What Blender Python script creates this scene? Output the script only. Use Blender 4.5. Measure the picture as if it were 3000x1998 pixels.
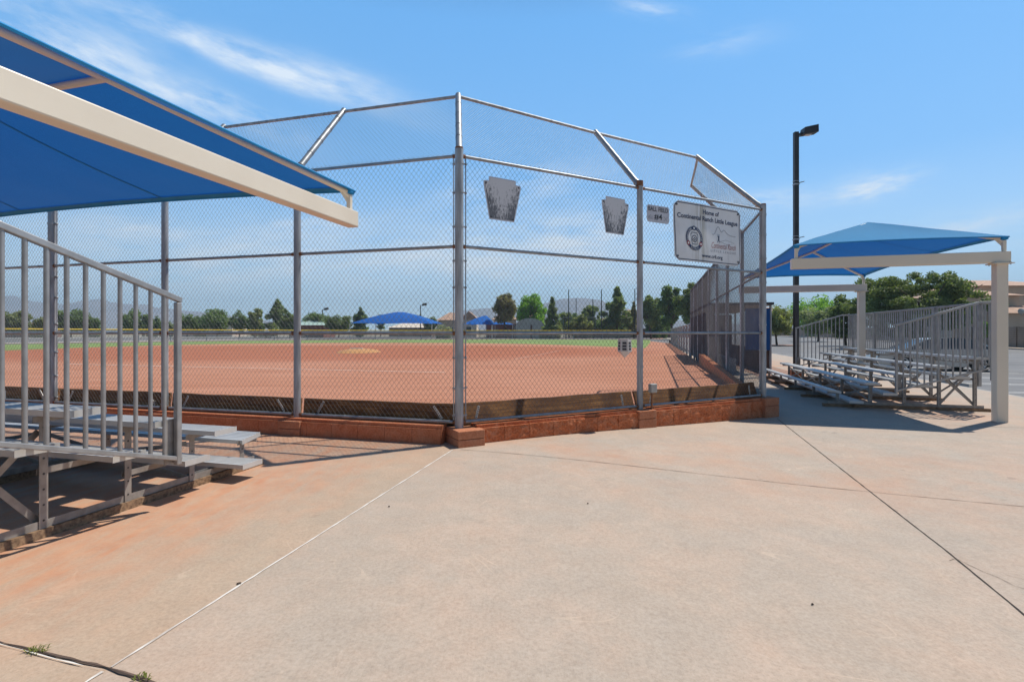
import bpy, math, random
import numpy as np
from mathutils import Vector, noise as mnoise

# ------------------------------------------------------------------ set-up
for o in list(bpy.data.objects): bpy.data.objects.remove(o)
SC = bpy.context.scene
COL = SC.collection
F, EYE, CX, CY = 1500.0, 1.45, 1500.0, 975.0
R = math.radians
def V(*a): return Vector(a)
U = V(.2666, .9638, 0)      # direction of the first base side fence
W_ = V(-.9638, .2666, 0)    # direction of the third base side fence
NQ = -W_                    # away from the field on the right
Z = V(0, 0, 1)
def at(px, py, z): return V((px-CX)/F*z, z, EYE-(py-CY)/F*z)
def gp(px, py, h=0.0): return at(px, py, F*(EYE-h)/(py-CY))
def sstep(a, b, x):
    t = min(1, max(0, (x-a)/(b-a))); return t*t*(3-2*t)
def gz(p): return -.12*sstep(-2.0, 2.5, p.dot(NQ))      # the plaza falls gently to the right
def onplaza(px, py):
    h = 0.0
    for _ in range(6):
        p = gp(px, py, h); h = gz(p)
    p.z = h; return p
FIELD = .22

# ------------------------------------------------------------------ materials
def nodes(name):
    m = bpy.data.materials.new(name); m.use_nodes = True
    nt = m.node_tree; b = nt.nodes['Principled BSDF']
    return m, nt, b
def N(nt, typ, **kw):
    n = nt.nodes.new(typ)
    for k, v in kw.items():
        if k.startswith('i_'): n.inputs[k[2:].replace('_', ' ')].default_value = v
        else: setattr(n, k, v)
    return n
def pos(nt, scale=(1, 1, 1), rot=0.0):
    g = N(nt, 'ShaderNodeNewGeometry'); mp = N(nt, 'ShaderNodeMapping')
    mp.inputs['Scale'].default_value = scale; mp.inputs['Rotation'].default_value = (0, 0, rot)
    nt.links.new(g.outputs['Position'], mp.inputs['Vector']); return mp.outputs['Vector']
def nz(nt, vec, scale, detail=5, rough=.55):
    n = N(nt, 'ShaderNodeTexNoise'); n.inputs['Scale'].default_value = scale
    n.inputs['Detail'].default_value = detail; n.inputs['Roughness'].default_value = rough
    nt.links.new(vec, n.inputs['Vector']); return n.outputs['Fac']
def ramp(nt, fac, stops):
    r = N(nt, 'ShaderNodeValToRGB'); e = r.color_ramp.elements
    while len(e) < len(stops): e.new(.5)
    for i, (p, c) in enumerate(stops):
        e[i].position = p; e[i].color = (c[0], c[1], c[2], 1) if hasattr(c, '__len__') else (c, c, c, 1)
    nt.links.new(fac, r.inputs['Fac']); return r.outputs['Color']
def mix(nt, fac, a, b, typ='MIX'):
    m = N(nt, 'ShaderNodeMix', data_type='RGBA', blend_type=typ)
    if isinstance(fac, (int, float)): m.inputs[0].default_value = fac
    else: nt.links.new(fac, m.inputs[0])
    for k, s in ((6, a), (7, b)):
        if isinstance(s, tuple): m.inputs[k].default_value = (s[0], s[1], s[2], 1)
        else: nt.links.new(s, m.inputs[k])
    return m.outputs[2]
def M(nt, op, a, b=None, c=None, clamp=False):
    m = N(nt, 'ShaderNodeMath', operation=op, use_clamp=clamp)
    for k, s in enumerate((a, b, c)):
        if s is None: continue
        if isinstance(s, (int, float)): m.inputs[k].default_value = s
        else: nt.links.new(s, m.inputs[k])
    return m.outputs[0]
def bump(nt, b, h, strength=.3, dist=.01):
    n = N(nt, 'ShaderNodeBump'); n.inputs['Strength'].default_value = strength; n.inputs['Distance'].default_value = dist
    nt.links.new(h, n.inputs['Height']); nt.links.new(n.outputs['Normal'], b.inputs['Normal'])
def pmat(name, c1, c2=None, scale=4, rough=.7, metal=0, bmp=0, bscale=40, bdist=.01, stretch=(1, 1, 1), rot=0, lo=.35, hi=.65, spec=.5):
    m, nt, b = nodes(name)
    b.inputs['Roughness'].default_value = rough; b.inputs['Metallic'].default_value = metal
    b.inputs['Specular IOR Level'].default_value = spec
    v = pos(nt, stretch, rot)
    c2 = c2 or tuple(x*.8 for x in c1)
    nt.links.new(ramp(nt, nz(nt, v, scale), [(lo, c2), (hi, c1)]), b.inputs['Base Color'])
    if bmp: bump(nt, b, nz(nt, v, bscale, 6, .65), bmp, bdist)
    return m

MAT = {}
MAT['galv'] = pmat('galvanised_steel', (.37, .39, .41), (.25, .27, .29), 9, .46, .5, .08, 60, .004)
MAT['galv_old'] = pmat('weathered_steel', (.48, .50, .52), (.28, .295, .31), 5, .55, .4, .15, 50, .004, (3, 3, .5))
MAT['wire'] = pmat('fence_wire', (.15, .155, .16), (.10, .105, .11), 3, .45, .35)
MAT['wirefar'] = pmat('side_fence_wire', (.17, .165, .165), (.11, .105, .11), 3, .5, .3)
MAT['rust'] = pmat('rusted_fitting', (.32, .15, .07), (.16, .08, .05), 60, .8, .2)
MAT['alu'] = pmat('aluminium_plank', (.62, .62, .61), (.52, .52, .51), 3, .42, .3, .06, 30, .003, (1, 1, 1))
MAT['alu_dark'] = pmat('aluminium_tube', (.41, .41, .41), (.31, .31, .31), 8, .42, .5, .05, 60, .003)
MAT['angle'] = pmat('galvanised_angle', (.36, .335, .31), (.26, .24, .22), 14, .55, .3, .06, 70, .003)
MAT['tan'] = pmat('tan_painted_steel', (.82, .735, .60), (.77, .685, .555), 1.2, .38, 0, .03, 200, .002)
MAT['tan_far'] = MAT['tan']
MAT['dark'] = pmat('dark_bronze_paint', (.055, .05, .05), (.035, .033, .035), 3, .45, .2)
MAT['wood_sill'] = pmat('weathered_lumber', (.34, .22, .13), (.14, .085, .05), 7, .85, 0, .5, 25, .01, (1, 6, 6), R(75))
MAT['white'] = pmat('white_paint', (.74, .74, .72), (.66, .66, .64), 6, .5)
MAT['navy'] = pmat('navy_print', (.018, .03, .085), (.03, .05, .12), 14, .5)
MAT['red'] = pmat('red_print', (.36, .05, .05), (.22, .04, .05), 14, .5)
MAT['black'] = pmat('black_print', (.03, .03, .035), (.05, .05, .055), 14, .5)
MAT['greyprint'] = pmat('grey_print', (.22, .23, .27), (.30, .31, .34), 14, .5)
MAT['plate'] = pmat('pale_aluminium_plate', (.62, .61, .64), (.55, .54, .58), 5, .5, .1)
MAT['boxgrey'] = pmat('grey_plastic_box', (.42, .42, .40), (.35, .35, .33), 9, .5)
MAT['binwhite'] = pmat('pale_plastic', (.60, .58, .58), (.48, .46, .45), 12, .5)
MAT['binhole'] = pmat('dark_recess', (.05, .05, .06), (.04, .04, .05), 6, .8)
MAT['concrete_grey'] = pmat('grey_concrete', (.42, .40, .37), (.30, .28, .26), 3, .85, 0, .3, 60, .006)
MAT['yellow'] = pmat('yellow_fence_cap', (.80, .55, .02), (.72, .46, .02), 2, .5)
MAT['brownwall'] = pmat('brown_block', (.17, .115, .095), (.12, .085, .07), 2, .9, 0, .3, 30)
MAT['bluescreen'] = pmat('blue_windscreen', (.004, .085, .30), (.003, .07, .25), 3, .8)
MAT['stucco'] = pmat('tan_stucco', (.62, .48, .36), (.55, .42, .31), 1.0, .9, 0, .2, 60)
MAT['stucco2'] = pmat('cream_stucco', (.70, .62, .52), (.62, .54, .45), 1.0, .9)
MAT['tile'] = pmat('clay_roof_tile', (.52, .34, .24), (.36, .23, .17), 2.2, .85, 0, .6, 8, .05)
MAT['tealroof'] = pmat('pale_teal_metal_roof', (.42, .56, .50), (.38, .50, .46), 1, .45)
MAT['brick'] = pmat('red_brick_building', (.34, .12, .08), (.24, .09, .07), 3, .9)
MAT['tank'] = pmat('pale_painted_sheet', (.47, .50, .48), (.38, .41, .40), .8, .6, 0, 0, 40, .01, (6, 1, 1))
MAT['glass'] = pmat('dark_window_glass', (.03, .04, .05), (.02, .03, .04), 2, .08)
MAT['carpaint'] = pmat('silver_car_paint', (.55, .54, .52), (.52, .51, .49), 1, .22, .5)
MAT['tyre'] = pmat('tyre_rubber', (.02, .02, .02), (.03, .03, .03), 20, .85)
MAT['rim'] = pmat('alloy_rim', (.6, .6, .62), (.5, .5, .52), 8, .3, .8)
MAT['bark'] = pmat('tree_bark', (.12, .085, .06), (.06, .045, .035), 8, .95, 0, .6, 20, .03)
MAT['netpole'] = pmat('dark_green_pole', (.05, .065, .06), (.04, .05, .05), 4, .5)
MAT['mound'] = pmat('ochre_clay_mound', (.52, .27, .10), (.44, .22, .09), 2, .95)
MAT['chalk'] = pmat('chalk_line', (.76, .58, .49), (.56, .36, .28), 3, .95, lo=.3, hi=.7)
MAT['chalk_worn'] = pmat('worn_chalk', (.56, .34, .25), (.47, .24, .16), 3, .95, lo=.3, hi=.7)
MAT['joint_white'] = pmat('white_joint_sealant', (.72, .68, .63), (.40, .34, .29), 5, .9, lo=.3, hi=.5)
MAT['joint_dark'] = pmat('dark_joint_gap', (.06, .04, .032), (.035, .025, .02), 10, .95)
MAT['joint_brown'] = pmat('dusty_joint_gap', (.16, .105, .08), (.09, .06, .045), 6, .95)
MAT['paintline'] = pmat('white_stall_paint', (.68, .68, .67), (.5, .5, .5), 1.5, .8)
MAT['gravel'] = pmat('reddish_gravel', (.40, .25, .19), (.24, .15, .12), 18, .95, 0, .8, 40, .03)
MAT['terrain'] = pmat('dry_earth', (.34, .27, .19), (.24, .22, .12), .04, .95, 0, .3, 2, .1)
MAT['roadgrey'] = pmat('pale_gravel_road', (.20, .19, .185), (.15, .145, .14), .3, .95)
MAT['signwhite'] = None

def mat_fabric(name, col, trans, spark=0.0):
    m, nt, b = nodes(name)
    v = pos(nt)
    c = ramp(nt, nz(nt, v, 2.2, 4), [(.3, tuple(x*.88 for x in col)), (.7, col)])
    weave = nz(nt, pos(nt, (1, 1, 1)), 160, 2, .7)
    c = mix(nt, spark, c, ramp(nt, weave, [(.35, tuple(x*.55 for x in col)), (.68, tuple(min(1, x*1.5+.035) for x in col))]))
    nt.links.new(c, b.inputs['Base Color']); b.inputs['Roughness'].default_value = .75
    b.inputs['Specular IOR Level'].default_value = .25
    b.inputs['Sheen Weight'].default_value = .30; b.inputs['Sheen Roughness'].default_value = .5; b.inputs['Sheen Tint'].default_value = (.45, .80, 1, 1)
    t = N(nt, 'ShaderNodeBsdfTranslucent'); t.inputs['Color'].default_value = (trans[0], trans[1], trans[2], 1)
    ms = N(nt, 'ShaderNodeMixShader'); ms.inputs[0].default_value = .42
    nt.links.new(b.outputs[0], ms.inputs[1]); nt.links.new(t.outputs[0], ms.inputs[2])
    nt.links.new(ms.outputs[0], nt.nodes['Material Output'].inputs['Surface'])
    return m
MAT['fabric'] = mat_fabric('blue_shade_fabric', (.016, .35, .80), (.0, .055, .28), .5)
MAT['hem'] = pmat('blue_hem', (.012, .27, .60), (.01, .22, .52), 5, .8)
MAT['fabric_far'] = mat_fabric('royal_blue_fabric', (.01, .19, .75), (.0, .10, .45))

def mat_leaf(name, dark, light, trans=.42, scale=.7, fine=9.0):
    m, nt, b = nodes(name)
    oi = N(nt, 'ShaderNodeObjectInfo')
    v = pos(nt)
    f1 = nz(nt, v, scale, 3); f2 = nz(nt, v, fine, 2, .8)
    f = M(nt, 'ADD', M(nt, 'MULTIPLY', f1, .55), M(nt, 'MULTIPLY', f2, .45))
    c = ramp(nt, f, [(.36, dark), (.62, light)])
    nt.links.new(c, b.inputs['Base Color']); b.inputs['Roughness'].default_value = .6
    b.inputs['Specular IOR Level'].default_value = .35
    t = N(nt, 'ShaderNodeBsdfTranslucent'); nt.links.new(mix(nt, 1.0, c, (1.25, 1.35, .6), 'MULTIPLY'), t.inputs['Color'])
    ms = N(nt, 'ShaderNodeMixShader'); ms.inputs[0].default_value = trans
    nt.links.new(b.outputs[0], ms.inputs[1]); nt.links.new(t.outputs[0], ms.inputs[2])
    nt.links.new(ms.outputs[0], nt.nodes['Material Output'].inputs['Surface'])
    return m
LEAF = {
 'dark': mat_leaf('dark_green_foliage', (0.084, 0.131, 0.055), (0.232, 0.316, 0.131)),
 'olive': mat_leaf('olive_foliage', (0.148, 0.177, 0.084), (0.362, 0.390, 0.177)),
 'bright': mat_leaf('bright_green_foliage', (0.129, 0.265, 0.029), (0.316, 0.531, 0.078)),
 'grey': mat_leaf('grey_green_foliage', (0.150, 0.186, 0.108), (0.344, 0.394, 0.215)),
 'pine': mat_leaf('pine_foliage', (0.102, 0.148, 0.074), (0.297, 0.352, 0.158)),
 'brown': mat_leaf('brownish_foliage', (0.177, 0.148, 0.093), (0.371, 0.334, 0.186)),
 'yellow': mat_leaf('yellow_green_foliage', (0.158, 0.186, 0.043), (0.287, 0.301, 0.086)),
 'fresh': mat_leaf('fresh_green_foliage', (.080, .115, .040), (.235, .290, .105), .35, .9, 12),
 'pale': mat_leaf('pale_flowering_foliage', (0.200, 0.230, 0.143), (0.487, 0.502, 0.388)),
}

def mat_concrete():
    m, nt, b = nodes('worn_plaza_concrete')
    v = pos(nt)
    big = nz(nt, v, .62, 6, .64)
    base = ramp(nt, big, [(.30, (.455, .340, .255)), (.45, (.465, .380, .310)), (.58, (.45, .385, .330)), (.74, (.49, .385, .310))])
    med = nz(nt, pos(nt, (1, 1, 1)), 3.2, 7, .68)
    base = mix(nt, .55, base, ramp(nt, med, [(.28, (.30, .225, .168)), (.52, (.45, .36, .285)), (.75, (.56, .475, .395))]))
    broom = nz(nt, pos(nt, (70, 6, 1), R(-52)), 1.0, 4, .6)
    base = mix(nt, .12, base, ramp(nt, broom, [(.3, (.33, .265, .215)), (.7, (.52, .44, .37))]))
    grain = nz(nt, v, 46, 6, .8)
    base = mix(nt, .30, base, ramp(nt, grain, [(.34, (.25, .19, .15)), (.5, (.46, .375, .305)), (.68, (.63, .55, .47))]))
    speck = nz(nt, v, 110, 2, .5)
    base = mix(nt, ramp(nt, speck, [(.66, 0.0), (.74, .5)]), base, (.20, .155, .125))
    dust = nz(nt, pos(nt, (1, 1, 1), R(20)), 1.05, 8, .72)
    base = mix(nt, .45, base, ramp(nt, dust, [(.30, (.40, .355, .305)), (.46, (.44, .365, .295)), (.60, (.54, .395, .30)), (.74, (.56, .36, .25))]))
    base = mix(nt, .38, base, ramp(nt, grain, [(.36, (.70, .70, .71)), (.5, (.90, .90, .91)), (.66, (1.04, 1.04, 1.05))]), 'MULTIPLY')
    grit = nz(nt, v, 14, 7, .8)
    base = mix(nt, .32, base, ramp(nt, grit, [(.34, (.82, .81, .80)), (.5, (1, 1, 1)), (.68, (1.08, 1.08, 1.08))]), 'MULTIPLY')
    spot = nz(nt, v, 4.3, 2, .4)
    base = mix(nt, ramp(nt, spot, [(.735, 0.0), (.76, .32)]), base, (.20, .16, .135))
    # each pour of the slab has its own tone
    def slab(p0, p1, tone):
        global_d = (p1-p0).normalized(); nx_, ny_ = -global_d.y, global_d.x
        spx = N(nt, 'ShaderNodeSeparateXYZ'); nt.links.new(v, spx.inputs[0])
        e = M(nt, 'ADD', M(nt, 'MULTIPLY', spx.outputs[0], nx_), M(nt, 'MULTIPLY', spx.outputs[1], ny_))
        return mix(nt, M(nt, 'GREATER_THAN', e, p0.x*nx_+p0.y*ny_), base, mix(nt, 1.0, base, tone, 'MULTIPLY'))
    base = slab(onplaza(325, 1955), onplaza(1326, 1318), (1.0, .945, .875))
    base = slab(onplaza(3300, 1512), onplaza(1350, 1317), (1.03, 1.03, 1.035)) if False else base
    base = slab(onplaza(2550, 1441), onplaza(2276, 1226), (1.0, 1.0, 1.0))
    base = slab(onplaza(2276, 1226), onplaza(3200, 1965), (.965, .985, 1.0))
    # pale curved scuffs from things dragged about
    dn = N(nt, 'ShaderNodeTexNoise'); dn.inputs['Scale'].default_value = 1.4; dn.inputs['Detail'].default_value = 1.5; dn.inputs['Distortion'].default_value = 1.2
    nt.links.new(pos(nt, (1, 1, 1)), dn.inputs['Vector'])
    line = M(nt, 'LESS_THAN', M(nt, 'ABSOLUTE', M(nt, 'SUBTRACT', dn.outputs['Fac'], .5)), .0045)
    line = M(nt, 'MULTIPLY', line, ramp(nt, nz(nt, v, 2.1, 4), [(.5, 0.0), (.66, .45)]))
    base = mix(nt, line, base, (.60, .47, .36))
    # clay dust washed out from under the bleacher and along the wall: a stain with its own outline
    sp = N(nt, 'ShaderNodeSeparateXYZ'); nt.links.new(v, sp.inputs[0])
    q = M(nt, 'ADD', M(nt, 'MULTIPLY', sp.outputs[0], .9638), M(nt, 'MULTIPLY', sp.outputs[1], -.2666))
    p = M(nt, 'ADD', M(nt, 'MULTIPLY', sp.outputs[0], .2666), M(nt, 'MULTIPLY', sp.outputs[1], .9638))
    wob = M(nt, 'MULTIPLY', M(nt, 'SUBTRACT', nz(nt, v, 1.1, 5, .62), .5), 2.6)
    d = M(nt, 'MAXIMUM', M(nt, 'ADD', M(nt, 'ADD', q, 3.65), wob), 0.0)
    s1 = M(nt, 'SUBTRACT', 1.0, M(nt, 'DIVIDE', d, 1.0), clamp=True)
    stre = nz(nt, pos(nt, (9, 2.0, 1), R(-15)), 1.0, 5, .65)
    s1 = M(nt, 'MULTIPLY', s1, ramp(nt, stre, [(.30, .15), (.62, 1.0)]))
    near = M(nt, 'SUBTRACT', 1.0, M(nt, 'DIVIDE', M(nt, 'ABSOLUTE', M(nt, 'ADD', p, -6.5)), 2.6), clamp=True)
    s2 = M(nt, 'MULTIPLY', near, ramp(nt, nz(nt, v, .9, 5, .65), [(.42, 0.0), (.68, .55)]))
    right = M(nt, 'MULTIPLY', M(nt, 'MULTIPLY', M(nt, 'SUBTRACT', 1.0, M(nt, 'DIVIDE', M(nt, 'ABSOLUTE', M(nt, 'ADD', q, -5.6)), 1.8), clamp=True), M(nt, 'MULTIPLY', M(nt, 'SUBTRACT', p, 9.0), .4, clamp=True)),
              ramp(nt, nz(nt, v, .8, 5, .65), [(.38, 0.0), (.62, .8)]))
    s = M(nt, 'MAXIMUM', M(nt, 'MAXIMUM', s1, s2), right)
    base = mix(nt, M(nt, 'MULTIPLY', s, .85), base, ramp(nt, nz(nt, v, 5, 5), [(.35, (.50, .225, .125)), (.65, (.56, .30, .18))]))
    nt.links.new(base, b.inputs['Base Color']); b.inputs['Roughness'].default_value = .82
    b.inputs['Specular IOR Level'].default_value = .25
    h = M(nt, 'ADD', nz(nt, v, 55, 6, .7), M(nt, 'MULTIPLY', broom, .7))
    bump(nt, b, h, .28, .006)
    return m
MAT['concrete'] = mat_concrete()

def mat_field():
    m, nt, b = nodes('red_infield_dirt')
    v = pos(nt)
    base = ramp(nt, nz(nt, v, .12, 5, .6), [(.36, (.42, .185, .112)), (.62, (.51, .255, .172))])
    base = mix(nt, .5, base, ramp(nt, nz(nt, pos(nt, (.4, 2.4, 1), R(15)), .7, 7, .7), [(.3, (.31, .12, .065)), (.7, (.53, .265, .172))]))
    # raked skin between the base paths is a deeper red
    sp = N(nt, 'ShaderNodeSeparateXYZ'); nt.links.new(v, sp.inputs[0])
    d2 = M(nt, 'SQRT', M(nt, 'ADD', M(nt, 'POWER', M(nt, 'MULTIPLY', M(nt, 'ADD', sp.outputs[0], 15.0), .6), 2.0), M(nt, 'POWER', M(nt, 'ADD', sp.outputs[1], -36.0), 2.0)))
    k = M(nt, 'SUBTRACT', 1.0, M(nt, 'DIVIDE', M(nt, 'SUBTRACT', M(nt, 'ADD', d2, M(nt, 'MULTIPLY', nz(nt, v, .35, 4), 3.0)), 13.5), 4.5), clamp=True)
    base = mix(nt, M(nt, 'MULTIPLY', k, .7), base, (.34, .108, .055))
    nt.links.new(base, b.inputs['Base Color']); b.inputs['Roughness'].default_value = .95
    b.inputs['Specular IOR Level'].default_value = .1
    bump(nt, b, nz(nt, v, 30, 6, .7), .35, .02)
    return m
MAT['dirt'] = mat_field()
MAT['grass'] = pmat('outfield_grass', (.20, .285, .065), (.145, .205, .05), .25, .9, 0, .5, 14, .03)
MAT['asphalt'] = pmat('parking_asphalt', (.185, .185, .19), (.13, .13, .135), .5, .85, 0, .3, 60, .01)

def mat_block(name, c1, c2, c3, strong):
    m, nt, b = nodes(name)
    v = pos(nt)
    c = ramp(nt, nz(nt, v, 6, 6, .65), [(.32, c1), (.5, c2), (.7, c3)])
    c = mix(nt, .35, c, ramp(nt, nz(nt, v, 42, 3, .6), [(.35, tuple(x*.55 for x in c1)), (.65, c3)]))
    nt.links.new(c, b.inputs['Base Color']); b.inputs['Roughness'].default_value = .92
    b.inputs['Specular IOR Level'].default_value = .15
    h = M(nt, 'ADD', nz(nt, v, 22, 7, .68), M(nt, 'MULTIPLY', nz(nt, v, 90, 3, .7), .3))
    bump(nt, b, h, strong, .03)
    return m
MAT['block_split'] = mat_block('split_face_block', (.44, .110, .038), (.55, .165, .065), (.64, .29, .17), .6)
MAT['block_smooth'] = mat_block('smooth_red_block', (.52, .155, .068), (.60, .205, .098), (.64, .28, .16), .18)
MAT['pilaster'] = mat_block('dusty_pilaster_block', (.46, .165, .080), (.52, .21, .115), (.56, .27, .16), .2)

def mat_board():
    m, nt, b = nodes('kick_board_lumber')
    v = pos(nt, (1, 1, 1))
    g = nz(nt, pos(nt, (1.2, 1.2, 22)), 1.6, 6, .65)
    c = ramp(nt, g, [(.30, (.075, .030, .012)), (.5, (.20, .088, .028)), (.72, (.37, .19, .065))])
    c = mix(nt, ramp(nt, nz(nt, v, 3.5, 5), [(.42, 0.0), (.66, .7)]), c, (.070, .030, .016))
    nt.links.new(c, b.inputs['Base Color']); b.inputs['Roughness'].default_value = .85
    bump(nt, b, g, .4, .01)
    return m
MAT['board'] = mat_board()

def mat_sign():
    m, nt, b = nodes('stained_white_sign')
    v = pos(nt)
    c = ramp(nt, nz(nt, v, 3, 5), [(.3, (.74, .74, .74)), (.7, (.82, .82, .82))])
    run = nz(nt, pos(nt, (9, 9, .6)), 1.6, 5, .7)
    sp = N(nt, 'ShaderNodeSeparateXYZ'); nt.links.new(v, sp.inputs[0])
    k = M(nt, 'SUBTRACT', 1.0, M(nt, 'DIVIDE', M(nt, 'ABSOLUTE', M(nt, 'ADD', sp.outputs[0], -3.24)), .22), clamp=True)
    c = mix(nt, M(nt, 'MULTIPLY', k, ramp(nt, run, [(.42, 0.0), (.60, .8)])), c, (.34, .30, .20))
    c = mix(nt, ramp(nt, nz(nt, pos(nt, (2, 2, .5)), 2.4, 6, .7), [(.55, 0.0), (.72, .5)]), c, (.44, .45, .42))
    nt.links.new(c, b.inputs['Base Color']); b.inputs['Roughness'].default_value = .4
    return m
MAT['signwhite'] = mat_sign()

def mat_faded():
    m, nt, b = nodes('sun_peeled_sign_face')
    v = pos(nt)
    tc = N(nt, 'ShaderNodeTexCoord'); sp = N(nt, 'ShaderNodeSeparateXYZ'); nt.links.new(tc.outputs['Object'], sp.inputs[0])
    x = sp.outputs[0]; z = sp.outputs[2]
    crack = nz(nt, pos(nt, (1, 1, .30)), 58, 5, .8)
    # peeling film left: more of it low down and to the sides
    lowside = M(nt, 'SUBTRACT', M(nt, 'MULTIPLY', M(nt, 'ABSOLUTE', x), 1.5), M(nt, 'MULTIPLY', z, 1.0))
    thr = M(nt, 'ADD', crack, M(nt, 'MULTIPLY', M(nt, 'SUBTRACT', lowside, .05), .50))
    c = ramp(nt, thr, [(.56, (.66, .66, .68)), (.62, (.16, .17, .19))])
    nt.links.new(c, b.inputs['Base Color']); b.inputs['Roughness'].default_value = .6
    return m
MAT['faded'] = mat_faded()

def mat_scrim(name, col, fac):
    m, nt, b = nodes(name)
    b.inputs['Base Color'].default_value = (*col, 1); b.inputs['Roughness'].default_value = .7
    t = N(nt, 'ShaderNodeBsdfTransparent'); ms = N(nt, 'ShaderNodeMixShader'); ms.inputs[0].default_value = fac
    nt.links.new(b.outputs[0], ms.inputs[1]); nt.links.new(t.outputs[0], ms.inputs[2])
    nt.links.new(ms.outputs[0], nt.nodes['Material Output'].inputs['Surface'])
    return m
MAT['scrim'] = mat_scrim('distant_chain_link', (.30, .30, .30), .62)
MAT['net'] = mat_scrim('dark_netting', (.10, .12, .12), .72)

# ------------------------------------------------------------------ mesh builder
def wloc(o):
    p = V(0, 0, 0)
    while o is not None: p += o.location; o = o.parent
    return p
def link(o, parent=None):
    COL.objects.link(o)
    if parent is not None: o.parent = parent
    return o
class MB:
    def __init__(s): s.v = []; s.f = []
    def add(s, vs, fs):
        n = len(s.v); s.v += [tuple(x) for x in vs]; s.f += [tuple(i+n for i in f) for f in fs]; return s
    def hexa(s, b4, t4):
        return s.add(list(b4)+list(t4), [(3, 2, 1, 0), (4, 5, 6, 7), (0, 1, 5, 4), (1, 2, 6, 5), (2, 3, 7, 6), (3, 0, 4, 7)])
    def box(s, o, a, b, c):     # corner o, edge vectors a, b, c
        o, a, b, c = Vector(o), Vector(a), Vector(b), Vector(c)
        return s.hexa((o, o+a, o+a+b, o+b), (o+c, o+a+c, o+a+b+c, o+b+c))
    def cbox(s, c, a, b, d):    # centred
        c, a, b, d = Vector(c), Vector(a), Vector(b), Vector(d)
        return s.box(c-a/2-b/2-d/2, a, b, d)
    def bar(s, p, q, w, t, side=Z):   # rectangular bar from p to q
        p, q = Vector(p), Vector(q); d = (q-p).normalized(); x = d.cross(side)
        if x.length < 1e-4: x = d.cross(V(1, 0, 0))
        x.normalize(); y = x.cross(d).normalized()
        return s.box(p-x*w/2-y*t/2, x*w, y*t, q-p)
    def tube(s, p, q, r, n=10, r2=None, caps=True):
        p, q = Vector(p), Vector(q); d = (q-p).normalized()
        x = d.cross(Z if abs(d.z) < .95 else V(1, 0, 0)).normalized(); y = d.cross(x)
        r2 = r if r2 is None else r2
        vs = [p+(x*math.cos(k*2*math.pi/n)+y*math.sin(k*2*math.pi/n))*r for k in range(n)]
        vs += [q+(x*math.cos(k*2*math.pi/n)+y*math.sin(k*2*math.pi/n))*r2 for k in range(n)]
        fs = [(k, (k+1) % n, n+(k+1) % n, n+k) for k in range(n)]
        if caps: fs += [tuple(range(n-1, -1, -1)), tuple(range(n, 2*n))]
        return s.add(vs, fs)
    def ring(s, c, axis, ri, ro, w, n=16):
        c = Vector(c); d = Vector(axis).normalized(); x = d.cross(Z if abs(d.z) < .95 else V(1, 0, 0)).normalized(); y = d.cross(x)
        vs = []
        for (rr, off) in ((ri, -w/2), (ro, -w/2), (ro, w/2), (ri, w/2)):
            vs += [c+d*off+(x*math.cos(k*2*math.pi/n)+y*math.sin(k*2*math.pi/n))*rr for k in range(n)]
        fs = []
        for a in range(4):
            b = (a+1) % 4
            fs += [(a*n+k, a*n+(k+1) % n, b*n+(k+1) % n, b*n+k) for k in range(n)]
        return s.add(vs, fs)
    def prism(s, pts, d):
        n = len(pts); pts = [Vector(p) for p in pts]; d = Vector(d)
        return s.add(pts+[p+d for p in pts], [tuple(range(n-1, -1, -1)), tuple(range(n, 2*n))]+[(k, (k+1) % n, n+(k+1) % n, n+k) for k in range(n)])
    def grid(s, fn, nu, nv):
        vs = [fn(i/nu, j/nv) for j in range(nv+1) for i in range(nu+1)]
        fs = [(j*(nu+1)+i, j*(nu+1)+i+1, (j+1)*(nu+1)+i+1, (j+1)*(nu+1)+i) for j in range(nv) for i in range(nu)]
        return s.add(vs, fs)
    def build(s, name, mat, parent=None, smooth=False, bevel=0):
        off = wloc(parent) if parent is not None else V(0, 0, 0)
        me = bpy.data.meshes.new(name); me.from_pydata([(x-off.x, y-off.y, z-off.z) for x, y, z in s.v], [], s.f)
        me.update(); me.materials.append(mat)
        if smooth: me.polygons.foreach_set('use_smooth', [True]*len(me.polygons))
        o = link(bpy.data.objects.new(name, me), parent)
        if bevel:
            md = o.modifiers.new('edge', 'BEVEL'); md.width = bevel; md.segments = 2; md.limit_method = 'ANGLE'
        return o
def smooth_angle(o, deg=40):
    me = o.data; me.polygons.foreach_set('use_smooth', [True]*len(me.polygons))
    try: me.set_sharp_from_angle(angle=R(deg))
    except Exception: pass
    return o
def tag(o, label, cat, group=None, kind=None):
    if label: o['label'] = label
    if cat: o['category'] = cat
    if group: o['group'] = group
    if kind: o['kind'] = kind
    return o
def thing(name, label, cat, loc=(0, 0, 0), group=None):
    o = bpy.data.objects.new(name, None); o.empty_display_size = .2; o.location = loc; COL.objects.link(o)
    return tag(o, label, cat, group)
def struct(o): o['kind'] = 'structure'; return o
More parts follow.
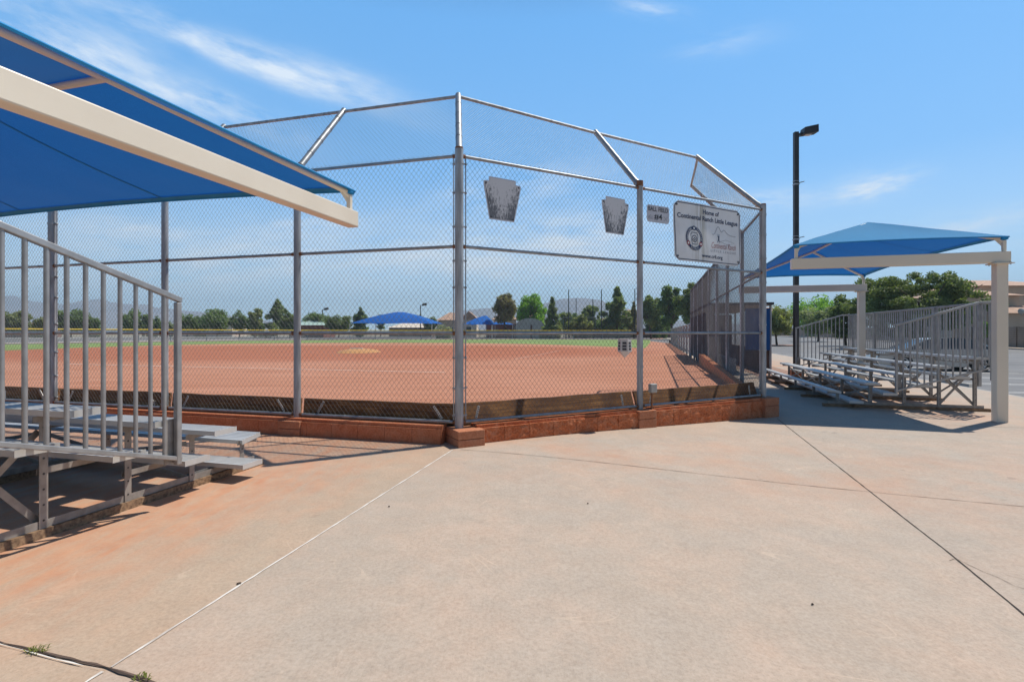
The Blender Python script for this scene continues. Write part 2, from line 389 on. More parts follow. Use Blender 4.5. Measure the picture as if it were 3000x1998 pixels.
def np_mesh(name, verts, quads, mat, parent=None, smooth=True):
    off = wloc(parent) if parent is not None else V(0, 0, 0)
    verts = np.asarray(verts, dtype=np.float32)-np.array(off, dtype=np.float32)
    quads = np.asarray(quads, dtype=np.int32)
    me = bpy.data.meshes.new(name)
    me.vertices.add(len(verts)); me.vertices.foreach_set('co', verts.ravel())
    nf = len(quads); me.loops.add(nf*4); me.loops.foreach_set('vertex_index', quads.ravel())
    me.polygons.add(nf); me.polygons.foreach_set('loop_start', np.arange(0, nf*4, 4, dtype=np.int32))
    me.polygons.foreach_set('loop_total', np.full(nf, 4, dtype=np.int32))
    if smooth: me.polygons.foreach_set('use_smooth', np.ones(nf, dtype=bool))
    me.update(calc_edges=True); me.validate(); me.materials.append(mat)
    return link(bpy.data.objects.new(name, me), parent)

# ------------------------------------------------------------------ chain link
def chain_link(name, o, ex, ey, poly, mat, parent, pw=.072, ph=.09, r=.0017, seed=0):
    """woven zigzag wires in the plane o + ex*x + ey*y, kept inside the 2D polygon"""
    o, ex, ey = np.array(o), np.array(ex), np.array(ey); en = np.cross(ex, ey)
    poly = np.array(poly); x0, y0 = poly.min(0); x1, y1 = poly.max(0)
    nx = int((x1-x0)/(pw/2))+2; ny = int((y1-y0)/(ph/2))+2
    I, J = np.meshgrid(np.arange(nx), np.arange(ny), indexing='ij'); I = I.ravel(); J = J.ravel()
    up = ((I+J) % 2 == 0)
    ax = x0+np.where(up, I, I+1)*pw/2; bx = x0+np.where(up, I+1, I)*pw/2
    ay = y0+J*ph/2; by = ay+ph/2
    da = np.where(up, -r*.9, r*.9); db = -da
    mx, my = (ax+bx)/2, (ay+by)/2
    ins = np.zeros(len(mx), bool); n = len(poly); j = n-1
    for i in range(n):
        xi, yi = poly[i]; xj, yj = poly[j]
        c = ((yi > my) != (yj > my)) & (mx < (xj-xi)*(my-yi)/((yj-yi) if yj != yi else 1e-9)+xi); ins ^= c; j = i
    ax, bx, ay, by, da, db = (q[ins] for q in (ax, bx, ay, by, da, db))
    # a slight bulge so that the fabric is not dead flat
    rng = random.Random(seed); ph1, ph2 = rng.random()*6, rng.random()*6
    bul = lambda x, y: .010*np.sin(x*1.3+ph1)*np.sin(y*1.7+ph2)
    A = o+ax[:, None]*ex+ay[:, None]*ey+(da+bul(ax, ay))[:, None]*en
    B = o+bx[:, None]*ex+by[:, None]*ey+(db+bul(bx, by))[:, None]*en
    D = B-A; D /= np.linalg.norm(D, axis=1)[:, None]
    S = np.cross(D, en); S /= np.linalg.norm(S, axis=1)[:, None]; T = np.cross(D, S)
    A = A-D*r*.8; B = B+D*r*.8
    ring = [S, T, -S, -T]
    vs = np.stack([A+q*r for q in ring]+[B+q*r for q in ring], 1).reshape(-1, 3)
    m = len(A); base = np.arange(m)[:, None]*8
    q = np.array([[0, 1, 5, 4], [1, 2, 6, 5], [2, 3, 7, 6], [3, 0, 4, 7]])
    fs = (base[:, None, :]+q[None]).reshape(-1, 4)
    return np_mesh(name, vs, fs, mat, parent)

# ------------------------------------------------------------------ the ground
def pq(p, q, h=0.0):                    # u / -v coordinates to the world
    v = U*p+NQ*q; v.z = h; return v
Q_EDGE = 8.645
struct(MB().grid(lambda a, b: V(-3900+7800*a, -900+4800*b, -.5), 4, 4).build('ground', MAT['terrain']))
def plaza_pt(a, b):
    p = -14+60*a; q = -32+(Q_EDGE+32)*b; v = pq(p, q); v.z = gz(v); return v
struct(MB().grid(plaza_pt, 60, 82).build('plaza', MAT['concrete']))
kerb = MB()
kerb.box(pq(-14, Q_EDGE+.002, -.5), U*74, NQ*.15, Z*.375)
struct(kerb.build('kerb', MAT['concrete_grey'], bevel=.015))
def lot_h(p): return -.24+.0075*max(0, p-60)
struct(MB().grid(lambda a, b: pq(-30+230*a, Q_EDGE+.152+60*b, lot_h(-30+230*a)), 80, 2).build('parking_lot', MAT['asphalt']))
st = MB()
for k in range(-3, 16):
    p = 4.0+2.75*k
    for dp in (-.16, .16):
        st.add([pq(p+dp-.05, Q_EDGE+.7, lot_h(p)+.005), pq(p+dp+.05, Q_EDGE+.7, lot_h(p)+.005), pq(p+dp+.05, Q_EDGE+6.0, lot_h(p)+.005), pq(p+dp-.05, Q_EDGE+6.0, lot_h(p)+.005)], [(0, 1, 2, 3)])
for k in range(0, 14):
    p = 4.0+2.75*k
    st.add([pq(p, Q_EDGE+14, lot_h(p)+.005), pq(p+.1, Q_EDGE+14, lot_h(p)+.005), pq(p+.1, Q_EDGE+19.5, lot_h(p)+.005), pq(p, Q_EDGE+19.5, lot_h(p)+.005)], [(0, 3, 2, 1)])
struct(st.build('parking_lines', MAT['paintline']))
# planting strip with gravel between the dugout and the walk
gv = [pq(16.5, 3.6), pq(40, 3.6), pq(40, 5.3), pq(22, 5.3), pq(18.2, 4.9)]
struct(MB().add([V(p.x, p.y, -.112) for p in gv], [tuple(range(5))]).build('gravel_bed', MAT['gravel']))
struct(MB().grid(lambda a, b: pq(46+110*a, 3.0+(Q_EDGE-3.0)*b, -.125+.0055*max(0, 46+110*a-60)), 30, 2).build('walkway', MAT['concrete_grey']))

C0 = V(-.695, 6.73, 0)
RD = V(.8785, .4777, 0); RN = V(-.4777, .8785, 0)       # right panel: along, and inward to the field
R1, R2 = C0+RD*3.13, C0+RD*6.2
L1, L2, L3, L4, L5 = (C0+W_*t for t in (2.497, 4.94, 7.39, 9.85, 12.3))
wing = lambda t: R2+U*t
fp = [C0+W_*60+U*.12, C0+(U+RN).normalized()*.13, R2+RN*.1+W_*.12, R2+U*125+W_*.12, C0+W_*140+U*130, C0+W_*140+U*.12]
struct(MB().add([V(p.x, p.y, FIELD) for p in fp], [tuple(range(6))]).build('infield', MAT['dirt']))
gpts = [(-900, 22), (-400, 26), (-150, 30), (0, 35), (170, 40), (350, 46), (520, 52), (700, 58), (860, 61), (1000, 62.5), (1180, 63), (1345, 61.5), (1480, 58.5), (1600, 54), (1680, 50.5), (1750, 47), (1830, 43.5), (1890, 41), (1905, 60), (1905, 90)]
gv = []
for (x0, z0), (x1, z1) in zip(gpts[:-1], gpts[1:]):
    for k in range(14):
        px = x0+(x1-x0)*k/14; z = z0+(z1-z0)*k/14
        p = V((px-CX)/F*z, z, FIELD+.005); nn = mnoise.noise(V(p.x*.5, p.y*.5, 3))*.5+mnoise.noise(V(p.x*2, p.y*2, 9))*.25
        gv.append(p+V(0, nn, 0))
gv.append(V((gpts[-1][0]-CX)/F*gpts[-1][1], gpts[-1][1], FIELD+.005))
gv += [V((px-CX)/F*z, z, FIELD+.005) for px, z in ((1500, 95), (1100, 90), (700, 78), (300, 62), (-150, 50), (-900, 40))]
struct(MB().add(gv, [tuple(range(len(gv)))]).build('outfield_grass', MAT['grass']))
wt = [V((px-CX)/F*z, z, FIELD+.0025) for px, z in ((1960, 60), (1960, 102), (1500, 101), (1100, 95), (700, 83), (300, 66), (-150, 54), (-900, 43), (-900, 33), (-150, 46), (300, 58), (700, 74), (1100, 86), (1500, 92), (1860, 92))]
struct(MB().add(wt, [tuple(range(len(wt)))]).build('warning_track', MAT['roadgrey']))
far = [V((px-CX)/F*z, z, FIELD+.009) for px, z in ((-1500, 56), (-150, 57), (300, 70), (700, 87), (1100, 99), (1500, 105), (1900, 106), (2000, 125), (1000, 170), (-1500, 120))]
struct(MB().add(far, [tuple(range(len(far)))]).build('gravel_road', MAT['roadgrey']))
HOME = V(-2.06, 15.84, FIELD+.006)
def strip(mb, pts, w, h=None, jig=0, seed=1):
    rng = random.Random(seed); out = []
    for a, b in zip(pts[:-1], pts[1:]):
        n = max(2, int((b-a).length/.07)) if jig else max(2, int((b-a).length/.5))
        for k in range(n): out.append(a.lerp(b, k/n))
    out.append(pts[-1])
    L, Rr = [], []
    for i, p in enumerate(out):
        d = (out[min(i+1, len(out)-1)]-out[max(i-1, 0)]); d.z = 0; d.normalize(); s = V(-d.y, d.x, 0)
        ww = w*(1+jig*(rng.random()-.5)*2); off = jig*w*(rng.random()-.5)*.8
        z = (gz(p)+.004) if h is None else h
        L.append(V(p.x, p.y, z)+s*(ww/2+off)); Rr.append(V(p.x, p.y, z)+s*(-ww/2+off))
    n = len(out)
    mb.add(L+Rr, [(i, n+i, n+i+1, i+1) for i in range(n-1)])
    return mb
ch = MB(); strip(ch, [HOME, HOME+W_*16], .12, HOME.z, .35, 3); struct(ch.build('chalk_line', MAT['chalk']))
ch = MB(); strip(ch, [HOME+U*8, HOME+U*20], .10, HOME.z, .5, 4)
struct(ch.build('worn_chalk_line', MAT['chalk_worn']))

# joints in the concrete
j = MB(); strip(j, [onplaza(1326, 1318), onplaza(325, 1955)], .013, jig=.35, seed=5)
strip(j, [onplaza(300, 1968), onplaza(235, 2010)], .013, jig=.5, seed=6)
struct(j.build('filled_joint', MAT['joint_white']))
j = MB(); strip(j, [onplaza(1350, 1317), onplaza(2550, 1441), onplaza(3300, 1512)], .008, jig=.4, seed=7)
strip(j, [onplaza(2770, 1246), onplaza(3300, 1263)], .012, jig=.3, seed=8)
struct(j.build('control_joint', MAT['joint_brown']))
j = MB(); strip(j, [onplaza(2276, 1226), onplaza(2550, 1441), onplaza(2780, 1620), onplaza(3200, 1965)], .010, jig=.35, seed=9)
struct(j.build('expansion_joint', MAT['joint_dark']))
j = MB(); strip(j, [onplaza(x, y) for x, y in ((2781, 1643), (2795, 1638), (2808, 1640), (2840, 1656), (2880, 1675), (2920, 1690), (2945, 1703), (2975, 1718), (3020, 1731), (3100, 1760))], .0032, jig=.5, seed=10)
strip(j, [onplaza(2946, 1684), onplaza(2975, 1692), onplaza(3060, 1712)], .002, jig=.5, seed=11)
struct(j.build('hairline_crack', MAT['joint_brown']))
j = MB(); strip(j, [onplaza(-60, 1868), onplaza(60, 1897), onplaza(170, 1927), onplaza(312, 1957), onplaza(400, 1988), onplaza(520, 2030)], .008, jig=.9, seed=12)
for v in range(len(j.v)): j.v[v] = (j.v[v][0], j.v[v][1], j.v[v][2]+.0015)
struct(j.build('open_joint', MAT['joint_dark']))
j = MB(); strip(j, [onplaza(-60, 1866), onplaza(60, 1895), onplaza(170, 1924), onplaza(312, 1955), onplaza(400, 1986), onplaza(520, 2028)], .011, jig=.9, seed=22)
struct(j.build('joint_dirt', MAT['joint_brown']))
j = MB(); strip(j, [onplaza(-60, 1875), onplaza(60, 1904), onplaza(170, 1935), onplaza(290, 1963)], .005, jig=1.0, seed=13)
for v in range(len(j.v)): j.v[v] = (j.v[v][0], j.v[v][1], j.v[v][2]+.003)
struct(j.build('salt_edge', MAT['joint_white']))

# ------------------------------------------------------------------ block wall under the backstop
def block_wall():
    T = thing('block_wall', 'low red split-face block wall under the chain-link backstop', 'wall', (C0.x, C0.y, 0))
    rng = random.Random(4)
    def course(a, d, length, out, h0, h1, blk, dep, mat, name, rough, inset=0):
        mb = MB(); n = max(1, round(length/blk)); bl = length/n
        for k in range(n):
            p0 = a+d*(k*bl+.0025); p1 = a+d*((k+1)*bl-.0025)
            zb = lambda p, h: h if h > .01 else gz(p)-.05
            nu, nv = (26, 14) if rough else (2, 2)
            off = rng.random()*50
            def front(s, t):
                p = p0.lerp(p1, s)
                z0 = h0 if h0 > .01 else gz(p)-.05
                z = z0+(h1-z0)*t
                n1 = mnoise.noise(V(p.x*9, p.y*9, z*14)); n2 = mnoise.noise(V(p.x*24+3, p.y*24, z*30)); n3 = mnoise.noise(V(p.x*4, p.y*4, z*5+9))
                dd = rough*(.55*n1+.45*n2+.5*max(0, n3))
                q = p+out*(dep/2-inset+dd); return V(q.x, q.y, z)
            g = [front(i/nu, j/nv) for j in range(nv+1) for i in range(nu+1)]
            mb.add(g, [(j*(nu+1)+i, j*(nu+1)+i+1, (j+1)*(nu+1)+i+1, (j+1)*(nu+1)+i) for j in range(nv) for i in range(nu)])
            f00, f10, f11, f01 = front(0, 0), front(1, 0), front(1, 1), front(0, 1)
            bk = lambda v: v-out*(dep-.004)
            mb.add([f00, f10, f11, f01, bk(f00), bk(f10), bk(f11), bk(f01)], [(3, 2, 6, 7), (0, 4, 5, 1), (0, 3, 7, 4), (1, 5, 6, 2), (4, 7, 6, 5)])
        return mb.build(name, mat, T, smooth=False)
    lo = -U; ro = -RN
    course(C0+W_*.2+lo*.05, W_, 14.2, lo, 0, .197, .4, .2, MAT['block_smooth'], 'lower_course', 0)
    course(C0+W_*.2+lo*.02, W_, 14.2, lo, .2, .238, .4, .2, MAT['block_smooth'], 'cap_course', 0)
    course(C0+RD*.2+ro*.05, RD, 2.75, ro, 0, .197, .4, .2, MAT['block_split'], 'lower_course', .022)
    course(C0+RD*.2+ro*.02, RD, 2.75, ro, .2, .238, .4, .2, MAT['block_split'], 'cap_course', .010)
    course(C0+RD*3.32+ro*.05, RD, 2.75, ro, 0, .197, .4, .2, MAT['block_split'], 'lower_course', .022)
    course(C0+RD*3.32+ro*.02, RD, 2.75, ro, .2, .238, .4, .2, MAT['block_split'], 'cap_course', .010)
    # pilasters
    def pil(c, d, out, w, dep, h=.205):
        mb = MB()
        for z0, z1 in ((None, .094), (.099, h)):
            b = []
            for s, t in ((-.5, -.5), (.5, -.5), (.5, .5), (-.5, .5)):
                p = c+d*(w*s)+out*(dep*t); b.append(V(p.x, p.y, (gz(p)-.05) if z0 is None else z0))
            mb.hexa(b, [V(p.x, p.y, z1) for p in b])
        return mb.build('pilaster', MAT['pilaster'], T, bevel=.008)
    bis = -(U+RN).normalized()
    pil(C0+bis*.05+RD*.08, RD, ro, .37, .46)
    pil(L1+lo*.06, W_, lo, .36, .26); pil(L2+lo*.06, W_, lo, .36, .26); pil(L3+lo*.06, W_, lo, .36, .26)
    pil(R1+ro*.06, RD, ro, .36, .26, .225)
    pil(R2+ro*.06-RD*.02, RD, ro, .40, .30, .24)
    return T
block_wall()

# ------------------------------------------------------------------ backstop
H0, H1, H2, H3, HT, LEAN = .275, 1.4455, 2.585, 3.774, 5.11, 1.127
GALV, OLD = MAT['galv'], MAT['galv_old']
def zz(p, h): return V(p.x, p.y, h)
BS = thing('backstop_fence', 'tall galvanized chain-link backstop with pipe posts and leaning overhang', 'fence', (C0.x, C0.y, .2))
def post(p, r, top, parent, base=.16, bands=(), mat=OLD):
    b = MB().tube(zz(p, base), zz(p, top), r, 16)
    for h in bands: b.ring(zz(p, h), Z, r*.98, r+.006, .034, 16)
    return smooth_angle(b.build('post', mat, parent))
pb = (.36, .72, 1.12, 1.60, 2.05, 2.40, 2.85, 3.30, 3.68)
for p, r, bd in ((C0, .056, pb), (L1, .049, ()), (L2, .049, ()), (L3, .056, pb), (L4, .049, ()), (L5, .049, ()), (R1, .049, (.9, 2.0, 2.9)), (R2, .056, pb)):
    post(p, r, 3.86, BS, bands=bd)
# tension bars on terminal posts
for p, d in ((C0, W_), (C0, RD), (R2, -RD), (L3, -W_)):
    tb = MB(); q = p+d*.085+U*.02; tb.bar(zz(q, .3), zz(q, 3.76), .02, .008, d)
    cl_ = tb
    for h in pb: cl_.tube(zz(q-U*.012, h), zz(q+U*.012, h), .016, 8); cl_.bar(zz(p+d*.045, h), zz(q+d*.01, h), .03, .008)
    tb.build('tension_bar', MAT['galv_old'], BS)
def rail(a, b, r, name='rail', mat=GALV, parent=BS, rust=True, ties=True):
    d = (b-a).normalized(); L = (b-a).length
    t = MB().tube(a, b, r, 12)
    if ties:
        k = .3
        while k < L-.15: t.ring(a+d*k, d, r*.97, r+.0035, .010, 10); k += .47
    o = smooth_angle(t.build(name, mat, parent))
    if rust:
        for e, s in ((a, 1), (b, -1)): smooth_angle(MB().tube(e+d*s*.035, e+d*s*.085, r+.005, 12).build('rail_end_cup', MAT['rust'], o))
    return o
bays = [(C0, L1), (L1, L2), (L2, L3), (L3, L4), (L4, L5), (C0, R1), (R1, R2)]
for a, b in bays:
    for h in (H0, H1, H2, H3): rail(zz(a, h), zz(b, h), .0215)
pc = (U+RN).normalized()*LEAN/math.cos(U.angle(RN)/2)
pr2 = (RN+W_).normalized()*LEAN/math.cos(RN.angle(W_)/2)
tops = {'L2': zz(L2+U*LEAN, HT), 'L1': zz(L1+U*LEAN, HT), 'C': zz(C0+pc, HT), 'R1': zz(R1+RN*LEAN, HT-.07), 'R2': zz(R2+pr2, HT-.09), 'W1': zz(wing(2.4)+W_*LEAN, HT-.12)}
for p, k in ((L2, 'L2'), (L1, 'L1'), (C0, 'C'), (R1, 'R1'), (R2, 'R2')):
    a = zz(p, 3.80); b = tops[k]; d = (b-a).normalized()
    t = MB().tube(a, b+d*.05, .045, 16)
    for q in (.06, .12): t.ring(a+d*q, d, .044, .052, .03, 16)
    for q in (.45, .8, 1.15, 1.5): t.ring(a+d*q, d, .044, .049, .012, 16)
    o = smooth_angle(t.build('overhang_strut', MAT['galv'], BS))
    smooth_angle(MB().tube(zz(p, 3.80), zz(p, 3.885), .053, 16).build('post_cap', MAT['rust'], o))
for a, b in (('L2', 'L1'), ('L1', 'C'), ('C', 'R1'), ('R1', 'R2')):
    rail(tops[a], tops[b], .024, 'top_rail', MAT['galv_old'], rust=False)
# fabric
IN = .030
def panel(a, b, parent, inward, mat=MAT['wire'], h0=H0, h1=H3, **k):
    d = b-a; L = d.length; d.normalize(); ey = V(0, 0, 1)
    return chain_link('chain_link_panel', zz(a+inward*IN, 0), d, ey, [(.06, h0), (L-.06, h0), (L-.06, h1+.035), (.06, h1+.035)], mat, parent, **k)
panel(L5, L3, BS, U, seed=1); panel(L3, C0, BS, U, seed=2); panel(C0, R2, BS, RN, seed=3)
def sloped(a, b, ta, tb_, parent, seed, mat=MAT['wire']):
    a = zz(a, 3.80); b = zz(b, 3.80); ex = (b-a).normalized()
    m = (ta+tb_)/2-(a+b)/2; ey = (m-ex*m.dot(ex)).normalized()
    loc = lambda p: ((p-a).dot(ex), (p-a).dot(ey))
    return chain_link('overhang_panel', a, ex, ey, [loc(a), loc(b), loc(tb_), loc(ta)], mat, parent, pw=.068, ph=.083, r=.0013, seed=seed)
sloped(L2, C0, tops['L2'], tops['C'], BS, 5); sloped(C0, R2, tops['C'], tops['R2'], BS, 6)
# kick boards and their perforated straps
rng = random.Random(8)
for (a, b), inn in zip(bays, (U, U, U, U, U, RN, RN)):
    d = (b-a); L = d.length; d.normalize()
    mb = MB(); n = 12; lo_, hi_ = [], []
    for i in range(n+1):
        p = a+d*(.03+(L-.06)*i/n)+inn*.085
        e = .012*mnoise.noise(V(p.x*2, p.y*2, 1))
        lo_.append(zz(p, .225)); hi_.append(zz(p+inn*(.03 if inn is U else .095), .492+e))
    th = inn*.042
    for i in range(n): mb.hexa((lo_[i], lo_[i+1], lo_[i+1]+th, lo_[i]+th), (hi_[i], hi_[i+1], hi_[i+1]+th, hi_[i]+th))
    mb.build('kick_board', MAT['board'], BS)
    for t, lean in ((.27, .12), (L-.30, -.10)):
        p = a+d*t+inn*.058; q = p+d*lean*(1 if inn is U else .35)
        s = MB().bar(zz(p, .30), zz(q, .465), .032, .004, inn); o = s.build('strap', MAT['alu'], BS)
        hl = MB()
        for k in range(6):
            c = zz(p, .30).lerp(zz(q, .465), (k+.7)/6.4); hl.tube(c-inn*.0045, c-inn*.0025, .008, 8)
        hl.build('strap_holes', MAT['black'], o)

# ------------------------------------------------------------------ first base side fence
SF = thing('side_fence', 'tall chain-link fence running back from the right end of the backstop', 'fence', tuple(zz(wing(2.4), .1)))
WT = [2.4, 4.86, 7.3, 9.75, 12.2, 14.6, 17.0, 19.4]
for t in WT: post(wing(t), .045, 3.82, SF, base=-.1, mat=MAT['galv_old'])
ts = [0.06]+WT
for a, b in zip(ts[:-1], ts[1:]):
    for h in (H1, H2, H3): rail(zz(wing(a), h), zz(wing(b), h), .022, parent=SF, rust=False, ties=False, mat=MAT['galv_old'])
panel(wing(0.05), wing(9.75), SF, W_, MAT['wirefar'], h0=.25, seed=7, r=.0017); panel(wing(9.75), wing(19.4), SF, W_, MAT['wirefar'], h0=.25, seed=8, pw=.09, ph=.11, r=.0022)
a = zz(wing(2.4), 3.80); b = tops['W1']
smooth_angle(MB().tube(a, b, .04, 12).build('overhang_strut', MAT['galv_old'], SF))
rail(tops['R2'], tops['W1'], .024, 'top_rail', MAT['galv_old'], SF, rust=False, ties=False)
sloped(R2, wing(2.4), tops['R2'], tops['W1'], SF, 9, MAT['wirefar'])
# low retaining wall under it
rw = MB()
for k in range(26):
    p = wing(.35+.4*k); h = .34+.012*k
    rw.box(zz(p+W_*.12, -.2), U*.394, W_*.16, Z*(h+.2))
tag(rw.build('retaining_wall', MAT['pilaster'], bevel=.006), 'low reddish block wall along the foot of the tall side fence', 'wall')

# dugout behind the side fence
DG = thing('dugout', 'flat-roofed dugout with a blue screen on its end behind the side fence', 'dugout', tuple(zz(wing(11.2)+NQ*1.2, -.1)))
dg = lambda t, w, h: zz(wing(t)+NQ*w, h)
MB().box(dg(10.9, .12, 2.52), U*9.6, NQ*2.32, Z*.10).build('roof', MAT['dark'], DG)
MB().box(dg(11.2, 2.2, -.15), U*9.0, NQ*.15, Z*.95).build('back_wall', MAT['brownwall'], DG)
MB().box(dg(20.1, .3, -.15), U*.15, NQ*1.9, Z*2.6).build('end_wall', MAT['brownwall'], DG)
for t in (11.15, 14.2, 17.2, 20.0):
    for w in (.22, 2.36): smooth_angle(MB().tube(dg(t, w, -.15), dg(t, w, 2.52), .045, 12).build('post', MAT['galv_old'], DG))
MB().box(dg(11.08, 1.45, .78), U*.02, NQ*.88, Z*1.62).build('wind_screen', MAT['bluescreen'], DG)
MB().box(dg(11.6, .9, -.15), U*8, NQ*.3, Z*.55).build('bench', MAT['alu'], DG)
MB().box(dg(11.25, .3, .2), U*8.7, W_*-.03, Z*2.2).build('front_screen', MAT['brownwall'], DG)
tag(MB().box(dg(8.8, 2.55, -.15), U*.3, NQ*.32, Z*.32).build('brick_pier', MAT['pilaster'], bevel=.01), 'short square red block pier beside the dugout end', 'pier')

# low fence further down the line
LF = thing('low_fence', 'lower chain-link fence with wide posts running down the far foul line', 'fence', tuple(zz(wing(20), FIELD)))
for k in range(12):
    p = wing(20.2+3.0*k)
    smooth_angle(MB().tube(zz(p, .1), zz(p, 1.95), .06, 10).build('post', MAT['concrete_grey'], LF))
MB().tube(zz(wing(20.2), 1.92), zz(wing(53.2), 1.92), .04, 8).build('rail', MAT['galv_old'], LF)
MB().box(zz(wing(20.2), .2), U*33, W_*.02, Z*1.7).build('mesh_sheet', MAT['scrim'], LF)

# ------------------------------------------------------------------ things hung on the backstop
def rp(t, h, off=.04): return zz(C0+RD*t-RN*off, h)
def text_mesh(body, width, height=None, shear=0, bold=0.0, spacing=1.0):
    cu = bpy.data.curves.new('t', 'FONT'); cu.body = body; cu.size = 1; cu.offset = bold; cu.shear = shear; cu.space_character = spacing
    cu.resolution_u = 4
    o = bpy.data.objects.new('t', cu); COL.objects.link(o)
    dg_ = bpy.context.evaluated_depsgraph_get(); dg_.update()
    me = bpy.data.meshes.new_from_object(o.evaluated_get(dg_))
    vs = [(v.co.x, v.co.y) for v in me.vertices]; fs = [tuple(p.vertices) for p in me.polygons]
    bpy.data.objects.remove(o); bpy.data.meshes.remove(me)
    x0 = min(v[0] for v in vs); x1 = max(v[0] for v in vs); y0 = min(v[1] for v in vs); y1 = max(v[1] for v in vs)
    sx = width/(x1-x0); sy = sx if height is None else height/(y1-y0)
    return [((x-x0)*sx, (y-y0)*sy) for x, y in vs], fs
class Sign:
    def __init__(s, name, label, t0, t1, h0, h1, wave, off=.05):
        s.t0, s.w, s.h0, s.h = t0, t1-t0, h0, h1-h0; s.wave = wave; s.off = off
        s.root = thing(name, label, 'sign', tuple(rp((t0+t1)/2, h0, off)))
    def P(s, x, y, e=0.0): return rp(s.t0+x, s.h0+y, s.off+s.wave(x/s.w, y/s.h)+e)
    def shape(s, name, pts, faces, mat, e, parent=None):
        return MB().add([s.P(x, y, e) for x, y in pts], faces).build(name, mat, parent or s.root)
    def text(s, name, body, x, y, w, mat, h=None, e=.004, parent=None, **k):
        vs, fs = text_mesh(body, w, h, **k)
        return s.shape(name, [(a+x, b+y) for a, b in vs], fs, mat, e, parent)
    def line(s, pts, w):
        vs, fs = [], []
        for i, (x, y) in enumerate(pts):
            x0, y0 = pts[max(i-1, 0)]; x1, y1 = pts[min(i+1, len(pts)-1)]
            dx, dy = x1-x0, y1-y0; l = math.hypot(dx, dy) or 1; nx, ny = -dy/l*w/2, dx/l*w/2
            vs += [(x+nx, y+ny), (x-nx, y-ny)]
        for i in range(len(pts)-1): fs.append((2*i, 2*i+1, 2*i+3, 2*i+2))
        return vs, fs
def rrect(x0, y0, x1, y1, r, n=6):
    out = []
    for cx_, cy_, a0 in ((x1-r, y0+r, -90), (x1-r, y1-r, 0), (x0+r, y1-r, 90), (x0+r, y0+r, 180)):
        for k in range(n+1):
            a = R(a0+90*k/n); out.append((cx_+r*math.cos(a), cy_+r*math.sin(a)))
    return out
def face_grid(s, name, mat, r, nx=28, ny=14, th=.003):
    """rounded plate following the sign's wave"""
    vs, fs = [], []
    for j_ in range(ny+1):
        y = s.h*j_/ny
        e = min(y, s.h-y); ins = r-math.sqrt(max(0, r*r-(r-e)**2)) if e < r else 0
        for i in range(nx+1): vs.append((ins+(s.w-2*ins)*i/nx, y))
    for j_ in range(ny):
        for i in range(nx): a = j_*(nx+1)+i; fs.append((a, a+1, a+nx+2, a+nx+1))
    n = len(vs)
    mb = MB().add([s.P(x, y, 0) for x, y in vs]+[s.P(x, y, -th) for x, y in vs], fs+[tuple(n+q for q in reversed(f)) for f in fs])
    return mb.build(name, mat, s.root, smooth=False)

S = Sign('league_sign', 'large white wavy sign with baseball emblem, mountain drawing and red script, on the backstop', 3.816, 5.518, 2.655, 3.665,
         lambda a, b: .025*math.sin(a*4.6+.6)*(1-.5*b)+.012*math.sin(b*5+1))
face_grid(S, 'face', MAT['signwhite'], .10)
o1, o2 = rrect(.022, .022, S.w-.022, S.h-.022, .09, 8), rrect(.036, .036, S.w-.036, S.h-.036, .078, 8)
def sub(pts, m=8):
    out = []
    for a, b in zip(pts, pts[1:]+pts[:1]):
        for k in range(m): out.append((a[0]+(b[0]-a[0])*k/m, a[1]+(b[1]-a[1])*k/m))
    return out
o1, o2 = sub(o1), sub(o2); n = len(o1)
S.shape('border', o1+o2, [(k, (k+1) % n, n+(k+1) % n, n+k) for k in range(n)], MAT['navy'], .0035)
S.text('lettering', 'Home of', .70, .840, .42, MAT['navy'], .082, bold=.018)
S.text('lettering', 'Continental Ranch Little League', .085, .700, 1.54, MAT['navy'], .108, bold=.02)
S.text('lettering', 'www.crll.org', .64, .070, .56, MAT['navy'], .085, bold=.016)
S.text('lettering', 'Continental Ranch', .905, .275, .66, MAT['red'], .105, shear=.45, bold=-.008)
S.text('lettering', 'LITTLE LEAGUE', .88, .205, .68, MAT['greyprint'], .040, spacing=1.4)
mt = [(.93, .515), (.97, .515), (1.0, .53), (1.03, .57), (1.06, .625), (1.085, .66), (1.11, .665), (1.14, .63), (1.17, .59), (1.195, .575), (1.225, .60), (1.25, .62), (1.28, .612), (1.33, .57), (1.38, .545), (1.45, .53), (1.53, .528), (1.57, .525)]
v_, f_ = S.line(mt, .009); S.shape('mountain_drawing', v_, f_, MAT['greyprint'], .004)
v_, f_ = S.line([(1.15, .405), (1.30, .445), (1.53, .405), (1.37, .35), (1.15, .405)], .005); S.shape('diamond_drawing', v_, f_, MAT['greyprint'], .004)
bat = MB()
for pts, w in (([(1.075, .385), (1.10, .44)], .014), ([(1.135, .385), (1.11, .44)], .014), ([(1.105, .435), (1.115, .50)], .028), ([(1.11, .495), (1.085, .485)], .012), ([(1.085, .485), (1.09, .535)], .007), ([(1.12, .505), (1.12, .525)], .018)):
    v_, f_ = S.line(pts, w); bat.add([S.P(x, y, .004) for x, y in v_], f_)
bat.build('batter_drawing', MAT['navy'], S.root)
def circ(cx_, cy_, r, n=40): return [(cx_+r*math.cos(2*math.pi*k/n), cy_+r*math.sin(2*math.pi*k/n)) for k in range(n)]
def annulus(s, name, cx_, cy_, r0, r1, mat, e, parent=None, n=48):
    a, b = circ(cx_, cy_, r0, n), circ(cx_, cy_, r1, n)
    return s.shape(name, a+b, [(k, (k+1) % n, n+(k+1) % n, n+k) for k in range(n)], mat, e, parent)
EX, EY = .470, .400
em = annulus(S, 'emblem_ring', EX, EY, .150, .198, MAT['navy'], .004)
annulus(S, 'emblem_edge', EX, EY, .203, .209, MAT['navy'], .004, em)
